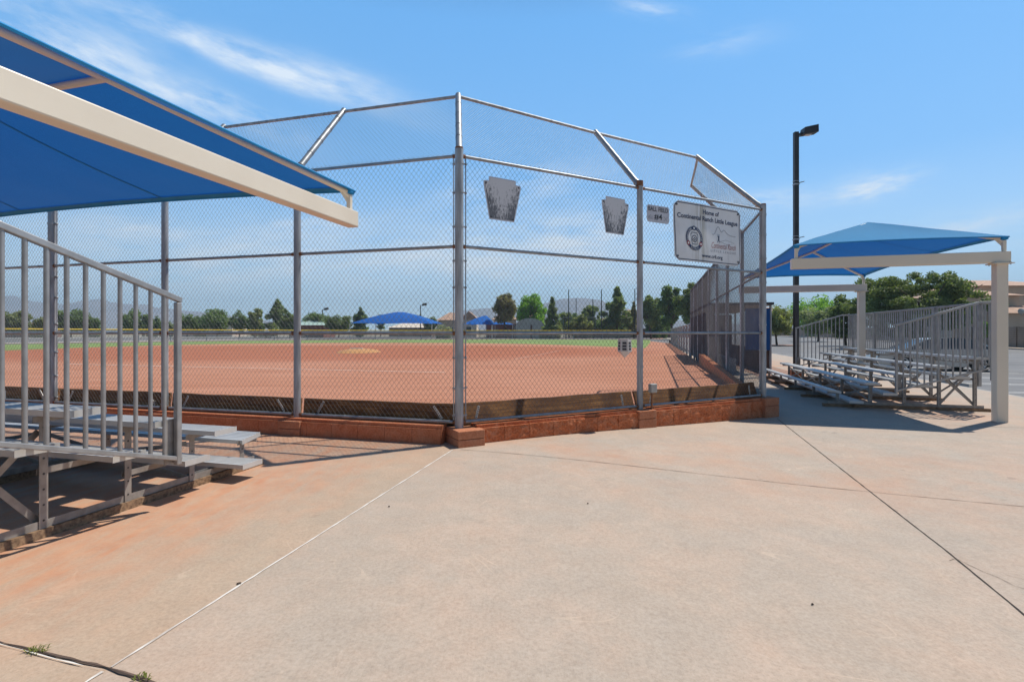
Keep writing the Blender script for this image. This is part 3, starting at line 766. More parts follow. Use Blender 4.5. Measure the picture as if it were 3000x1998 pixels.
for a in (90, 210, 330):
    c = (EX+.176*math.cos(R(a)), EY+.176*math.sin(R(a)))
    S.shape('emblem_patch', circ(*c, .040, 20), [tuple(range(20))], MAT['red'] if a != 90 else MAT['navy'], .005, em)
    S.shape('emblem_ball', circ(*c, .020, 16), [tuple(range(16))], MAT['white'], .006, em)
def arc_text(body, a0, a1, rad, size, flip=False):
    n = len(body); mb = MB()
    for k, chh in enumerate(body):
        a = R(a0+(a1-a0)*(k+.5)/n); vs, fs = text_mesh(chh, size*(.35 if chh == 'I' else .8), size, bold=.02)
        rot = a-math.pi/2 if not flip else a+math.pi/2
        w = max(v[0] for v in vs)
        pts = []
        for x, y in vs:
            x -= w/2; y -= size/2
            pts.append((EX+rad*math.cos(a)+x*math.cos(rot)-y*math.sin(rot), EY+rad*math.sin(a)+x*math.sin(rot)+y*math.cos(rot)))
        mb.add([S.P(x, y, .006) for x, y in pts], fs)
    mb.build('emblem_lettering', MAT['white'], em)
arc_text('CHARACTER', 195, 110, .174, .026); arc_text('COURAGE', 70, -12, .174, .026); arc_text('LOYALTY', 238, 302, .174, .028, True)
def keystone(cx_, cy_, s): return [(cx_+s*x, cy_+s*y) for x, y in ((-.30, -.5), (.30, -.5), (.43, .26), (.43, .36), (.33, .36), (.33, .5), (-.33, .5), (-.33, .36), (-.43, .36), (-.43, .26))]
k1, k2 = keystone(EX, EY, .21), keystone(EX, EY, .19)
S.shape('emblem_keystone', k1+k2, [(k, (k+1) % 10, 10+(k+1) % 10, 10+k) for k in range(10)], MAT['navy'], .004, em)
annulus(S, 'emblem_ball_ring', EX, EY-.005, .048, .062, MAT['navy'], .0045, em)
S.shape('emblem_diamond', [(EX, EY-.045), (EX+.035, EY-.01), (EX, EY+.025), (EX-.035, EY-.01)], [(0, 1, 2, 3)], MAT['navy'], .005, em)
S.shape('emblem_base', circ(EX, EY-.01, .012, 12), [tuple(range(12))], MAT['white'], .006, em)
for x, y in ((.07, .94), (1.62, .94), (.07, .075), (1.62, .075)):
    a = S.P(x, y, .003); MB().tube(a, a-RN*.006, .017, 10).build('bolt', MAT['black'], S.root)

B_ = Sign('field_number_sign', 'small pale rectangular sign lettered BALL FIELD beside a backstop post', 3.232, 3.722, 3.239, 3.517, lambda a, b: 0.0)
face_grid(B_, 'face', MAT['plate'], .03, 8, 8)
B_.text('lettering', 'BALL FIELD', .028, .180, .432, MAT['black'], .072, bold=.006)
B_.text('lettering', '#4', .155, .040, .175, MAT['black'], .105, bold=.01)
v_, f_ = B_.line([(.03, .075), (.08, .115), (.125, .075), (.03, .075)], .006); v2, f2 = B_.line([(.025, .055), (.13, .055)], .007)
n = len(v_); B_.shape('mountain_mark', v_+v2, f_+[tuple(i+n for i in q) for q in f2], MAT['greyprint'], .004)
v_, f_ = B_.line([(.365, .035), (.45, .115)], .006); v2, f2 = B_.line([(.365, .115), (.45, .035)], .006)
n = len(v_); B_.shape('crossed_bats_mark', v_+v2, f_+[tuple(i+n for i in q) for q in f2], MAT['greyprint'], .004)

def keystone_sign(tc, hc, w, hgt, label, tilt):
    root = thing('keystone_sign', label, 'sign', tuple(rp(tc, hc, .05)), 'faded keystone shaped signs on the backstop')
    pts = [(-.335, -.5), (.335, -.5), (.5, .30), (.5, .385), (.36, .40), (.36, .5), (-.36, .5), (-.36, .40), (-.5, .385), (-.5, .30)]
    ct, st_ = math.cos(tilt), math.sin(tilt)
    def ring_(k, e):
        out = []
        for x, y in pts:
            x, y = x*w*k, y*hgt*k; out.append(rp(tc+x*ct-y*st_, hc+x*st_+y*ct, .05+e))
        return out
    n = len(pts)
    MB().prism(ring_(1, 0), -RN*.003).build('plate', MAT['plate'], root)
    fr = ring_(.94, .0045)
    mb = MB().add(fr, [tuple(range(n))]); o = mb.build('face', MAT['faded'], None)
    # local object frame so that the peeling pattern sits on each sign
    c = rp(tc, hc, .05)
    M3 = np.array([RD, -RN, Z]);
    for v in o.data.vertices:
        d = v.co-c; v.co = V(d.dot(RD), d.dot(RN), d.z)
    o.parent = root; o.location = (0, 0, 0); o.rotation_euler = (0, 0, math.atan2(RD.y, RD.x))
    for x, y in ((-.44, .34), (.44, .34), (-.30, -.45), (.30, -.45)):
        x, y = x*w, y*hgt; a = rp(tc+x*ct-y*st_, hc+x*st_+y*ct, .054); MB().tube(a, a-RN*.006, .012, 8).build('bolt', MAT['black'], root)
keystone_sign(.612, 3.262, .57, .575, 'larger faded keystone sign just right of the tall centre post', R(-1))
keystone_sign(2.578, 3.256, .53, .56, 'smaller looking faded keystone sign left of the ball field number sign', R(-1.5))

# pale plastic basket on the fence
bk = thing('hanging_basket', 'pale plastic box with square openings and a pointed bottom on the backstop mesh', 'basket', tuple(rp(2.70, 1.06, .10)))
cx_ = rp(2.70, 0, .13)
def ngon(r, h, n=6, rot=.3): return [zz(cx_+RD*r*math.cos(rot+2*math.pi*k/n)+RN*r*math.sin(rot+2*math.pi*k/n), h) for k in range(n)]
lo_, hi_ = ngon(.108, 1.165), ngon(.100, 1.350)
MB().add(lo_+hi_, [(k, (k+1) % 6, 6+(k+1) % 6, 6+k) for k in range(6)]+[tuple(range(6, 12))]).build('body', MAT['binwhite'], bk)
tip = zz(cx_, 1.065)
MB().add(ngon(.106, 1.164)+[tip], [(k, 6, (k+1) % 6) for k in range(6)]).build('pointed_base', MAT['plate'], bk)
for k in range(6):
    a, b, c, d = lo_[k], lo_[(k+1) % 6], hi_[(k+1) % 6], hi_[k]
    nrm = (b-a).cross(d-a).normalized()
    if nrm.dot(a-cx_) < 0: nrm = -nrm
    hl = MB()
    for j_ in range(3):
        for i in range(1):
            q = lambda s, t: a.lerp(b, s).lerp(d.lerp(c, s), t)+nrm*.002
            hl.add([q(.2, .10+.25*j_), q(.8, .10+.25*j_), q(.8, .28+.25*j_), q(.2, .28+.25*j_)], [(0, 1, 2, 3)])
    hl.build('openings', MAT['binhole'], bk)
jb = thing('junction_box', 'small grey electrical box on a rusty pipe beside a backstop post', 'electrical box', tuple(rp(3.27, .24, .1)))
MB().cbox(rp(3.29, .565, .12), RD*.125, RN*.08, Z*.14).build('box', MAT['boxgrey'], jb, bevel=.012)
smooth_angle(MB().tube(rp(3.27, .23, .12), rp(3.27, .50, .12), .017, 10).build('pipe', MAT['rust'], jb))

# ------------------------------------------------------------------ bleachers
def bleacher(label, O, D, L, length, ground, frames, gd0=1.085, group='aluminium bleachers beside the backstop'):
    T = thing('bleacher', label, 'bleacher', (O.x, O.y, ground), group)
    P = lambda d, l, h: zz(O+D*d+L*l, ground+h)
    RUN, RISE = .606, .18
    def plank(d0, h, l0, l1, name, tilt=0):
        w, th = .25, .042; prof = [(0, -th), (w, -th), (w, 0)]
        nr = 6
        for k in range(nr):
            x1 = w-.012-(w-.024)*k/nr; x0 = w-.012-(w-.024)*(k+1)/nr
            prof += [(x1-.004, 0), (x1-.007, -.0035), (x0+.007, -.0035), (x0+.004, 0)]
        prof += [(0, 0)]
        ct, st_ = math.cos(tilt), math.sin(tilt)
        f = lambda x, y, l: P(d0+x*ct+y*st_, l, h+y*ct-x*st_)
        o = MB().prism([f(x, y, l0) for x, y in prof], L*(l1-l0)).build(name, MAT['alu'], T)
        for l, s in ((l0, -1), (l1, 1)):
            MB().prism([f(x, y, l) for x, y in ((-.003, -th-.003), (w+.003, -th-.003), (w+.003, .004), (-.003, .004))], L*(.004*s)).build('end_cap', MAT['alu'], o)
        return o
    for k in range(5):
        plank(RUN*k-.20, .37+RISE*k, -.34+(.27 if k == 0 else 0), length+.34, 'seat_plank', R(9) if k == 0 else 0)
        if k: plank(RUN*k-.50, .17+RISE*(k-1), -.34-.03*(k == 1), length+.34, 'foot_plank')
    for l in frames:
        if True:
            sm = MB(); rr = random.Random(int(l*10)); n = 16
            for i in range(n):
                a = -.28+2.95*i/n; b = -.28+2.95*(i+1)/n
                q = [.045+.008*rr.random() for _ in range(2)]
                sm.hexa([P(a, l-.05, -.01), P(b, l-.05, -.01), P(b, l+.05, -.01), P(a, l+.05, -.01)], [P(a, l-.047+.004*rr.random(), .062), P(b, l-.047+.004*rr.random(), .062), P(b, l+.046, .062), P(a, l+.046, .062)])
            sm.build('sill_board', MAT['wood_sill'], T)
        MB().box(P(-.18, l-.02, .063), D*2.75, L*.005, Z*.055).box(P(-.18, l-.0145, .063), D*2.75, L*.045, Z*.005).build('base_angle', MAT['angle'], T)
        for k in range(5):
            top = .37+RISE*k-.045
            lg = MB().box(P(RUN*k-.028, l-.027, .05), D*.055, L*.005, Z*(top-.05)).box(P(RUN*k-.028, l-.0215, .05), D*.005, L*.045, Z*(top-.05))
            lg.box(P(RUN*k-.2, l-.034, top-.045), D*.27, L*.006, Z*.045)
            o = lg.build('leg', MAT['angle'], T)
            hl = MB(); h = .12
            while h < top-.06:
                c = P(RUN*k, l-.0275, h); hl.tube(c, c-L*.001, .008, 8); h += .11
            hl.build('bolt_holes', MAT['black'], o)
        for k in range(1, 5):
            h = .17+RISE*(k-1)-.048
            MB().box(P(RUN*k-.52, l+.028, h-.045), D*.53, L*.005, Z*.045).build('foot_bracket', MAT['angle'], T)
        for k in (3,):
            MB().bar(P(RUN*k, l+.02, .10), P(RUN*(k+1)-.02, l+.02, .30+RISE*k), .045, .005, L).build('frame_brace', MAT['angle'], T)
        MB().bar(P(RUN*3, l+.026, .75), P(RUN*4, l+.026, .12), .045, .005, L).build('frame_brace', MAT['angle'], T)
    for a, b in zip(frames[:-1], frames[1:]):
        for k, (h0, h1) in ((1, (.10, .42)), (4, (.10, .85))):
            MB().bar(P(RUN*k+.03, a, h0), P(RUN*k+.03, b, h1), .04, .005, D).build('cross_brace', MAT['angle'], T)
            MB().bar(P(RUN*k+.037, a, h1), P(RUN*k+.037, b, h0), .04, .005, D).build('cross_brace', MAT['angle'], T)
    # guard rails
    SL, PS = .315, .119
    def side(l, inn):
        d0, d1, d2 = gd0, 2.30, 2.50; top = lambda d: 1.72+SL*(min(d, d1)-d0); bot = lambda d: .40+SL*(d-d0)
        o = MB().bar(P(d0-.025, l, top(d0)), P(d1, l, top(d1)), .044, .044).build('side_guard', MAT['alu_dark'], T, bevel=.006)
        MB().bar(P(d1-.02, l, top(d1)), P(d2, l, top(d1)), .043, .043).build('level_rail', MAT['alu_dark'], o, bevel=.006)
        MB().bar(P(d0-.03, l, bot(d0)), P(d2, l, bot(d2)), .036, .036).build('bottom_rail', MAT['alu_dark'], o, bevel=.006)
        MB().cbox(P(d0, l, (bot(d0)+top(d0))/2-.03), D*.045, L*.045, Z*(top(d0)-bot(d0)+.02)).build('guard_post', MAT['alu_dark'], o, bevel=.008)
        MB().cbox(P(d0+.055, l+inn*.03, .56), D*.085, L*.006, Z*.36).build('fixing_plate', MAT['angle'], o)
        MB().cbox(P(d2, l, (bot(d2)+top(d2))/2-.1), D*.045, L*.045, Z*(top(d2)-bot(d2)+.3)).build('guard_post', MAT['alu_dark'], o, bevel=.008)
        d = d0+PS
        while d < 2.45:
            smooth_angle(MB().tube(P(d, l, bot(d)), P(d, l, top(d)), .0155, 10).build('picket', MAT['alu_dark'], o)); d += PS
        return top(d1)
    ht = side(-.40, 1); side(length+.40, -1)
    o = MB().bar(P(2.52, -.4, ht), P(2.52, length+.4, ht), .044, .044).build('back_guard', MAT['alu_dark'], T, bevel=.006)
    MB().bar(P(2.52, -.4, .95), P(2.52, length+.4, .95), .034, .034).build('bottom_rail', MAT['alu_dark'], o, bevel=.006)
    n = min(96, int((length+.8)/.125))
    for k in range(1, n):
        l = -.4+(length+.8)*k/n
        smooth_angle(MB().tube(P(2.52, l, .95), P(2.52, l, ht), .0155, 8).build('picket', MAT['alu_dark'], o))
    for l in frames: MB().bar(P(2.50, l, .5), P(2.50, l, ht), .06, .05, D).build('guard_upright', MAT['alu_dark'], o)
    return T
E0 = V(-3.414, 3.414, 0)+U*2.055
bleacher('aluminium bleacher under the near blue canopy left of the backstop, seen from its end', E0, -U, W_, 5.6, 0.0, [0, 1.87, 3.73, 5.6])
bleacher('five-row aluminium bleacher under the farther canopy right of the backstop', V(6.93, 10.90, 0), NQ, U, 6.7, -.12, [0, 1.68, 3.35, 5.02, 6.7], gd0=.92)

# ------------------------------------------------------------------ shade canopies
def canopy(label, O, A, B, L, Wd, ground, inset=1.23, ht=3.0, name='shade_canopy'):
    """O: ground point under the column end of the first beam, A: beam direction, B: along the canopy"""
    T = thing(name, label, 'canopy', (O.x, O.y, ground), 'blue fabric shade canopies on tan steel frames')
    P = lambda a, b, h: zz(O+A*a+B*b, ground+h)
    tan = MAT['tan']; he, hr = ht+.235, ht+.83
    for b in (0, Wd):
        MB().cbox(P(.13, b, ht/2-.12), A*.17, B*.17, Z*(ht-.205+.02)).build('column', tan, T, bevel=.012)
        MB().cbox(P(.13, b, ht-.212), A*.30, B*.26, Z*.016).build('base_flange', tan, T)
        for sa in (-.11, .11):
            for sb in (-.09, .09): MB().tube(P(.13+sa, b+sb, ht-.235), P(.13+sa, b+sb, ht-.185), .011, 6).build('bolt', MAT['galv_old'], T)
        MB().cbox(P(L/2, b, ht-.1), A*L, B*.15, Z*.2).build('beam', tan, T, bevel=.012)
        for a in (.07, L-.09):
            MB().cbox(P(a, b, ht+.10), A*.055, B*.055, Z*.2).build('corner_post', tan, T, bevel=.006)
    c = [(.07, 0), (L-.09, 0), (L-.09, Wd), (.07, Wd)]
    r0, r1 = (L/2, inset), (L/2, Wd-inset)
    for (a, b), rr in zip(c, (r0, r0, r1, r1)):
        p, q = P(a, b, he-.01), P(*rr, hr)
        d = (q-p).normalized()
        smooth_angle(MB().tube(P(a, b, ht+.17), p+d*.10, .027, 10).tube(p+d*.04, q, .034, 12).build('rafter', tan, T))
        k = p+d*.16
        MB().prism([P(a, b, ht+.06), k, P(a, b, he)], B*.008).build('gusset', tan, T)
    smooth_angle(MB().tube(P(*r0, hr), P(*r1, hr), .034, 12).build('ridge_pipe', tan, T))
    up = .045
    Cn = [P(a+(-.05 if a < 1 else .05), b+(-.05 if b < 1 else .05), he+up-.015) for a, b in c]; Rg = [P(*r0, hr+up), P(*r1, hr+up)]
    ctr = P(L/2, Wd/2, he)
    mb = MB(); hem = MB(); seam = MB()
    for (i, j_, ra, rb) in ((0, 1, 0, 0), (1, 2, 0, 1), (2, 3, 1, 1), (3, 0, 1, 0)):
        e0, e1, q0, q1 = Cn[i], Cn[j_], Rg[ra], Rg[rb]
        ln = (e1-e0).length; mid = (e0+e1)/2; inw = ((q0+q1)/2-mid); inw = inw.normalized()
        sag = .028*ln if ra == rb else .020*ln
        def eave(s): return e0.lerp(e1, s)+inw*(sag*4*s*(1-s))
        def pt(s, t): 
            v = eave(s).lerp(q0.lerp(q1, s), t); v.z -= .05*math.sin(math.pi*t)*math.sin(math.pi*s); v.z += .016*mnoise.noise(V(v.x*1.6, v.y*1.6, 4))*min(1, 6*t); return v
        mb.grid(pt, 40, 16)
        for k in range(24): hem.tube(eave(k/24)-Z*.012, eave((k+1)/24)-Z*.012, .013, 6)
        hem.grid(lambda s, t: pt(s, t*.05)-Z*.012, 24, 1)
        if ra != rb:
            for sc_ in (.34, .67):
                for e_ in (-.007, .007): seam.grid(lambda s, t: pt(sc_+(s-.5)*.003, t)+Z*e_, 1, 12)
    f = smooth_angle(mb.build('fabric', MAT['fabric'], T), 20)
    hem.build('hem', MAT['hem'], f); seam.build('seams', MAT['hem'], f)
    for (a, b) in c:
        MB().cbox(P(a, b, he+.005), A*.10, B*.10, Z*.07).build('corner_fold', MAT['hem'], f, bevel=.02)
    return T, P
canopy('blue fabric canopy on tan steel beam at the upper left, above the near bleacher', V(-2.04, 6.59, 0)-U*4.4, U, W_, 4.4, 8.4, 0.0)
# small maker's tag under the near canopy edge
tg = at(62, 620, 8.0)
canopy('blue hip canopy on two tan columns above the right-hand bleacher', V(8.73, 8.95, 0)+U*.07, W_, U, 3.458, 6.27, -.12)
tag(MB().cbox(tg, W_*.16, U*.004, Z*.05).build('fabric_tag', MAT['white']), 'small white label sewn at the edge of the near blue canopy', 'label')

# ------------------------------------------------------------------ parking lot light
def light_pole(label, px, z, ytop, ybase_h, r, head, name='lamp_post', grp=None):
    b = V((px-CX)/F*z, z, ybase_h); ht = EYE+(CY-ytop)/F*z
    T = thing(name, label, 'lamp post', tuple(b), grp)
    MB().cbox(V(b.x, b.y, (ht+ybase_h)/2), V(r*2, 0, 0), V(0, r*2, 0), Z*(ht-ybase_h)).build('pole', MAT['dark'], T, bevel=r*.15)
    d = V(head, -.1*abs(head), 0)
    l = abs(head)
    h = MB().hexa([zz(b+d*.35+V(0, -l*.3, 0), ht-.12*l-.06), zz(b+d*1.3+V(0, -l*.3, 0), ht-.06), zz(b+d*1.3+V(0, l*.3, 0), ht-.06), zz(b+d*.35+V(0, l*.3, 0), ht-.12*l-.06)],
                  [zz(b+d*.45+V(0, -l*.28, 0), ht+.34*l-.06), zz(b+d*1.3+V(0, -l*.28, 0), ht+.50*l-.06), zz(b+d*1.3+V(0, l*.28, 0), ht+.50*l-.06), zz(b+d*.45+V(0, l*.28, 0), ht+.34*l-.06)])
    o = h.build('lamp_head', MAT['dark'], T)
    MB().bar(zz(b, ht-.12), zz(b+d*.5, ht-.04), .07, .07).build('arm', MAT['dark'], T)
    MB().cbox(zz(b+d*.75, ht-.115*l-.03-.03), d*.35, V(0, l*.3, 0), Z*.02).build('lens', MAT['white'], o)
    return T, b, ht
T, b, ht = light_pole('tall dark square lamp post with one boxy head, behind the right-hand canopy', 2332, 19.1, 388, -.12, .078, .55)
for h in (ht-1.95, ht-4.0):
    MB().cbox(zz(b, h), V(.175, 0, 0), V(0, .175, 0), Z*.05).cbox(zz(b, h+.12), V(.17, 0, 0), V(0, .17, 0), Z*.02).bar(zz(b, h+.04), zz(b+V(.28, -.05, 0), h+.1), .03, .03).build('bracket', MAT['galv_old'], T)
MB().tube(zz(b, -.2), zz(b, .12), .22, 14).build('footing', MAT['concrete_grey'], T)
light_pole('thin distant lamp post above the far blue canopy', 1232, 150, 894, .2, .12, 1.4, grp='distant lamp posts beyond the outfield')
light_pole('thin distant lamp post above the trees right of the teal roof', 945, 150, 907, .2, .12, 1.3, grp='distant lamp posts beyond the outfield')

# ------------------------------------------------------------------ wheel stops
for k, (pp, lab) in enumerate(((13.05, 'concrete wheel stop beside the near tan column'), (18.6, 'concrete wheel stop in front of the parked car'), (24.1, 'concrete wheel stop behind the right-hand bleacher'), (29.6, 'concrete wheel stop left of the bleacher guard'), (35.0, 'concrete wheel stop right of the lamp post'), (46, 'concrete wheel stop left of the lamp post'), (51.5, 'concrete wheel stop nearest the blue dugout screen'))):
    h = lot_h(pp); q0 = Q_EDGE+.55
    s = MB().hexa([pq(pp, q0, h), pq(pp+1.9, q0, h), pq(pp+1.9, q0+.2, h), pq(pp, q0+.2, h)], [pq(pp+.12, q0+.04, h+.14), pq(pp+1.78, q0+.04, h+.14), pq(pp+1.78, q0+.16, h+.14), pq(pp+.12, q0+.16, h+.14)])
    tag(s.build('wheel_stop', MAT['concrete_grey'], bevel=.02), lab, 'wheel stop', 'wheel stops along the parking lot edge')

# ------------------------------------------------------------------ parked car
def car(label, O, A):
    """A: direction of the nose"""
    Bv = V(-A.y, A.x, 0); T = thing('parked_car', label, 'car', tuple(O))
    P = lambda x, y, z: zz(O+A*x+Bv*y, O.z+z)
    prof = [(-2.35, .40, .84), (-2.38, .62, .84), (-2.30, .95, .82), (-1.6, 1.0, .86), (-.6, .99, .88), (.7, .98, .88), (1.35, .93, .86), (2.05, .82, .80), (2.35, .66, .72), (2.42, .45, .70), (2.32, .22, .74), (1.9, .18, .84), (-1.9, .18, .84), (-2.28, .24, .82)]
    vs, fs = [], []; n = len(prof)
    secs = [(-1, .985), (-.96, 1), (0, 1.0), (.96, 1), (1, .985)]
    for s, k in secs:
        for x, z, w in prof: vs.append(P(x*(1 if abs(s) < .97 else .985), w*s, .18+(z-.18)*(1 if abs(s) < .9 else .97)))
    for a in range(len(secs)-1):
        for i in range(n): j_ = (i+1) % n; fs.append((a*n+i, a*n+j_, (a+1)*n+j_, (a+1)*n+i))
    fs += [tuple(range(n-1, -1, -1)), tuple(range((len(secs)-1)*n, len(secs)*n))]
    b = smooth_angle(MB().add(vs, fs).build('body', MAT['carpaint'], T), 35)
    cab = [(-1.95, .96), (-1.35, 1.36), (-.6, 1.45), (.1, 1.44), (.55, 1.34), (1.3, .95)]
    vs = []
    for s in (-1, 1):
        for x, z in cab: vs.append(P(x, s*(.84-.34*(z-.95)), z))
    m = len(cab)
    MB().add(vs, [tuple(range(m-1, -1, -1)), tuple(range(m, 2*m))]+[(i, i+1, m+i+1, m+i) for i in range(m-1)]).build('windows', MAT['glass'], T)
    rf = []
    for s in (-1, 1):
        for x, z in ((-1.30, 1.385), (-.6, 1.465), (.1, 1.455), (.5, 1.365)): rf.append(P(x, s*(.85-.34*(z-.95)), z))
    MB().add(rf, [(i, i+1, 4+i+1, 4+i) for i in range(3)]).build('roof', MAT['carpaint'], T)
    pil_ = MB()
    for s in (-1, 1):
        for a_, c_ in (((-.45, .97), (-.5, 1.45)), ((.62, 1.33), (1.34, .96)), ((-1.3, 1.37), (-1.95, .97))):
            pil_.bar(P(a_[0], s*(.855-.34*(a_[1]-.95)), a_[1]), P(c_[0], s*(.855-.34*(c_[1]-.95)), c_[1]), .06, .03, Bv)
    pil_.build('pillars', MAT['carpaint'], T)
    for x in (-1.42, 1.45):
        for s in (-1, 1):
            w = smooth_angle(MB().tube(P(x, s*.70, .33), P(x, s*.895, .33), .33, 24).build('wheel', MAT['tyre'], T))
            rim = MB().ring(P(x, s*.898, .33), Bv, .19, .225, .02, 24)
            for k in range(5):
                a = 2*math.pi*k/5; rim.bar(P(x, s*.9, .33), P(x+.2*math.cos(a), s*.9, .33+.2*math.sin(a)), .05, .02, Bv)
            rim.tube(P(x, s*.89, .33), P(x, s*.905, .33), .05, 12); rim.build('rim', MAT['rim'], w)
            MB().ring(P(x, s*.868, .33), Bv, .33, .385, .03, 24).build('wheel_arch', MAT['tyre'], T)
    for s in (-1, 1):
        MB().cbox(P(2.26, s*.58, .68), A*.20, Bv*.28, Z*.14).build('headlight', MAT['glass'], T, bevel=.03)
        MB().cbox(P(-2.32, s*.66, .80), A*.10, Bv*.24, Z*.14).build('tail_light', MAT['red'], T, bevel=.02)
        MB().cbox(P(.85, s*.95, 1.02), A*.12, Bv*.18, Z*.12).build('mirror', MAT['carpaint'], T, bevel=.03)
    return T
car('silver sedan parked nose-in behind the right-hand bleacher', zz(at(2728, 1000, 23.5), -.235), W_)

# ------------------------------------------------------------------ trees
def limbs(mb, base, h, spread, n, r, rng, tops_):
    fork = h*.32
    mid = base+V(rng.uniform(-.05, .05)*h, 0, fork)
    mb.tube(base, mid, r, 8, r*.75)
    for k in range(n):
        a = 2*math.pi*k/n+rng.uniform(-.3, .3)
        t = base+V(math.cos(a)*spread*rng.uniform(.4, .8), math.sin(a)*spread*rng.uniform(.4, .8), h*rng.uniform(.6, .85))
        m2 = mid.lerp(t, .5)+V(rng.uniform(-.1, .1)*spread, rng.uniform(-.1, .1)*spread, h*.04)
        mb.tube(mid, m2, r*.6, 6, r*.4, False); mb.tube(m2, t, r*.4, 6, r*.12, False); tops_.append(t)
    return mb
def leaf_np(centres, radii, n, size, rng, flat=1.0, droop=0.0, elong=1.0):
    """n small leaf faces spread through overlapping clumps"""
    c = np.array(centres); rd = np.array(radii)
    wgt = (rd[:, 0]*rd[:, 1]*rd[:, 2])**.7; wgt /= wgt.sum()
    idx = rng.choice(len(c), n, p=wgt)
    d = rng.normal(size=(n, 3)); d /= np.linalg.norm(d, axis=1)[:, None]
    rad = rng.random(n)**.45
    p = c[idx]+d*rad[:, None]*rd[idx]
    nrm = d*.7+rng.normal(size=(n, 3))*.7+np.array([0, 0, .35]); nrm /= np.linalg.norm(nrm, axis=1)[:, None]
    t = np.cross(nrm, rng.normal(size=(n, 3))); t[:, 2] -= droop; t /= np.linalg.norm(t, axis=1)[:, None]
    s = np.cross(nrm, t); s /= np.linalg.norm(s, axis=1)[:, None]
    sz = size*(.55+.9*rng.random(n))
    a = t*(sz*elong)[:, None]; b = s*(sz*.62)[:, None]
    vs = np.stack([p-a, p-b*.9, p+a, p+b*.9], 1).reshape(-1, 3)
    return vs, np.arange(n*4).reshape(-1, 4)
def tree(name, label, px, z, ytop, wpx, kind, shape, n, leaf, base=0.2, group='trees beyond the outfield', yb=None, seed=0, trunk=True):
    rg = random.Random(seed); rn = np.random.default_rng(seed)
    b = V((px-CX)/F*z, z, base); top = EYE+(CY-ytop)/F*z; h = top-base; w = wpx/F*z/2
    T = thing(name, label, 'tree' if shape != 'bush' else 'bush', tuple(b), group)
    cs, rs = [], []
    if shape == 'round':
        w *= 1.22
        for k in range(46):
            d = V(rg.gauss(0, 1), rg.gauss(0, 1), rg.gauss(0, 1)).normalized()*(rg.random()**.4)
            cs.append((b.x+d.x*w*.74, b.y+d.y*w*.74, base+h*(.57+d.z*.34))); s = rg.uniform(.16, .34)
            rs.append((w*s, w*s, min(h*.14, w*s)))
    elif shape == 'wide':
        for k in range(125):
            d = V(rg.gauss(0, 1), rg.gauss(0, 1), rg.gauss(0, 1)).normalized()*(rg.random()**.38)
            zz_ = .55+d.z*.40+.05*math.sin(d.x*7+seed)
            cs.append((b.x+d.x*w*.90, b.y+d.y*w*.6, base+h*max(.14, zz_))); s = rg.uniform(.07, .17)
            rs.append((w*s, w*s, h*rg.uniform(.04, .10)))
    elif shape == 'pine':
        w *= 1.3; lob = [(rg.uniform(0, 6.28), rg.uniform(.15, .8), rg.uniform(.7, 1.1)) for _ in range(11)]
        for k in range(90):
            if k % 2:
                a, u_, q_ = rg.choice(lob); u_ = min(.95, max(.03, u_+rg.uniform(-.05, .05))); a += rg.uniform(-.35, .35); rr = w*q_*(1-u_*.75)*rg.uniform(.35, 1)
            else:
                u_ = rg.random()**.85; a = rg.uniform(0, 6.28); rr = w*(1-u_**2.0)*rg.uniform(.05, .70)
            cs.append((b.x+math.cos(a)*rr, b.y+math.sin(a)*rr, base+h*(.06+.91*u_))); s = rg.uniform(.12, .26)*(1.1-.6*u_)
            rs.append((w*s*1.2, w*s*1.2, h*.055))
    elif shape == 'cone':
        w *= 1.3
        for k in range(70):
            u_ = rg.random()**1.1; a = rg.uniform(0, 6.28); rr = w*(1-u_)*rg.uniform(.2, .95)
            cs.append((b.x+math.cos(a)*rr, b.y+math.sin(a)*rr, base+h*(.02+.95*u_))); s = (.34-.25*u_)
            rs.append((w*s, w*s, h*.07))
    elif shape == 'bush':
        for k in range(30):
            a = rg.uniform(0, 6.28); rr = math.sqrt(rg.random())*.85; zz_ = rg.uniform(.10, .88-.35*rr)
            cs.append((b.x+math.cos(a)*rr*w, b.y+math.sin(a)*rr*w*.7, base+h*zz_)); s = rg.uniform(.18, .34)
            rs.append((w*s, w*s, h*.18))
    elif shape == 'palm':
        for k in range(14):
            a = rg.uniform(0, 6.28); cs.append((b.x+math.cos(a)*w*.55, b.y+math.sin(a)*w*.55, base+h*rg.uniform(.80, .97))); rs.append((w*.34, w*.34, h*.05))
    vs, fs = leaf_np(cs, rs, n, leaf, rn, elong=1.5 if shape in ('pine', 'palm') else 1.1)
    np_mesh('crown', vs, fs, LEAF[kind], T, smooth=False)
    tk = MB(); tl = []
    if shape in ('pine', 'cone', 'palm'): tk.tube(b, zz(b, base+h*.92), max(.06, h*.018), 8, h*.004)
    elif shape == 'bush': tk.tube(b, zz(b, base+h*.5), .05, 6, .02)
    else: limbs(tk, b, h, w, 5 if shape == 'round' else 8, max(.08, h*.025), rg, tl)
    smooth_angle(tk.build('trunk', MAT['bark'], T))
    return T
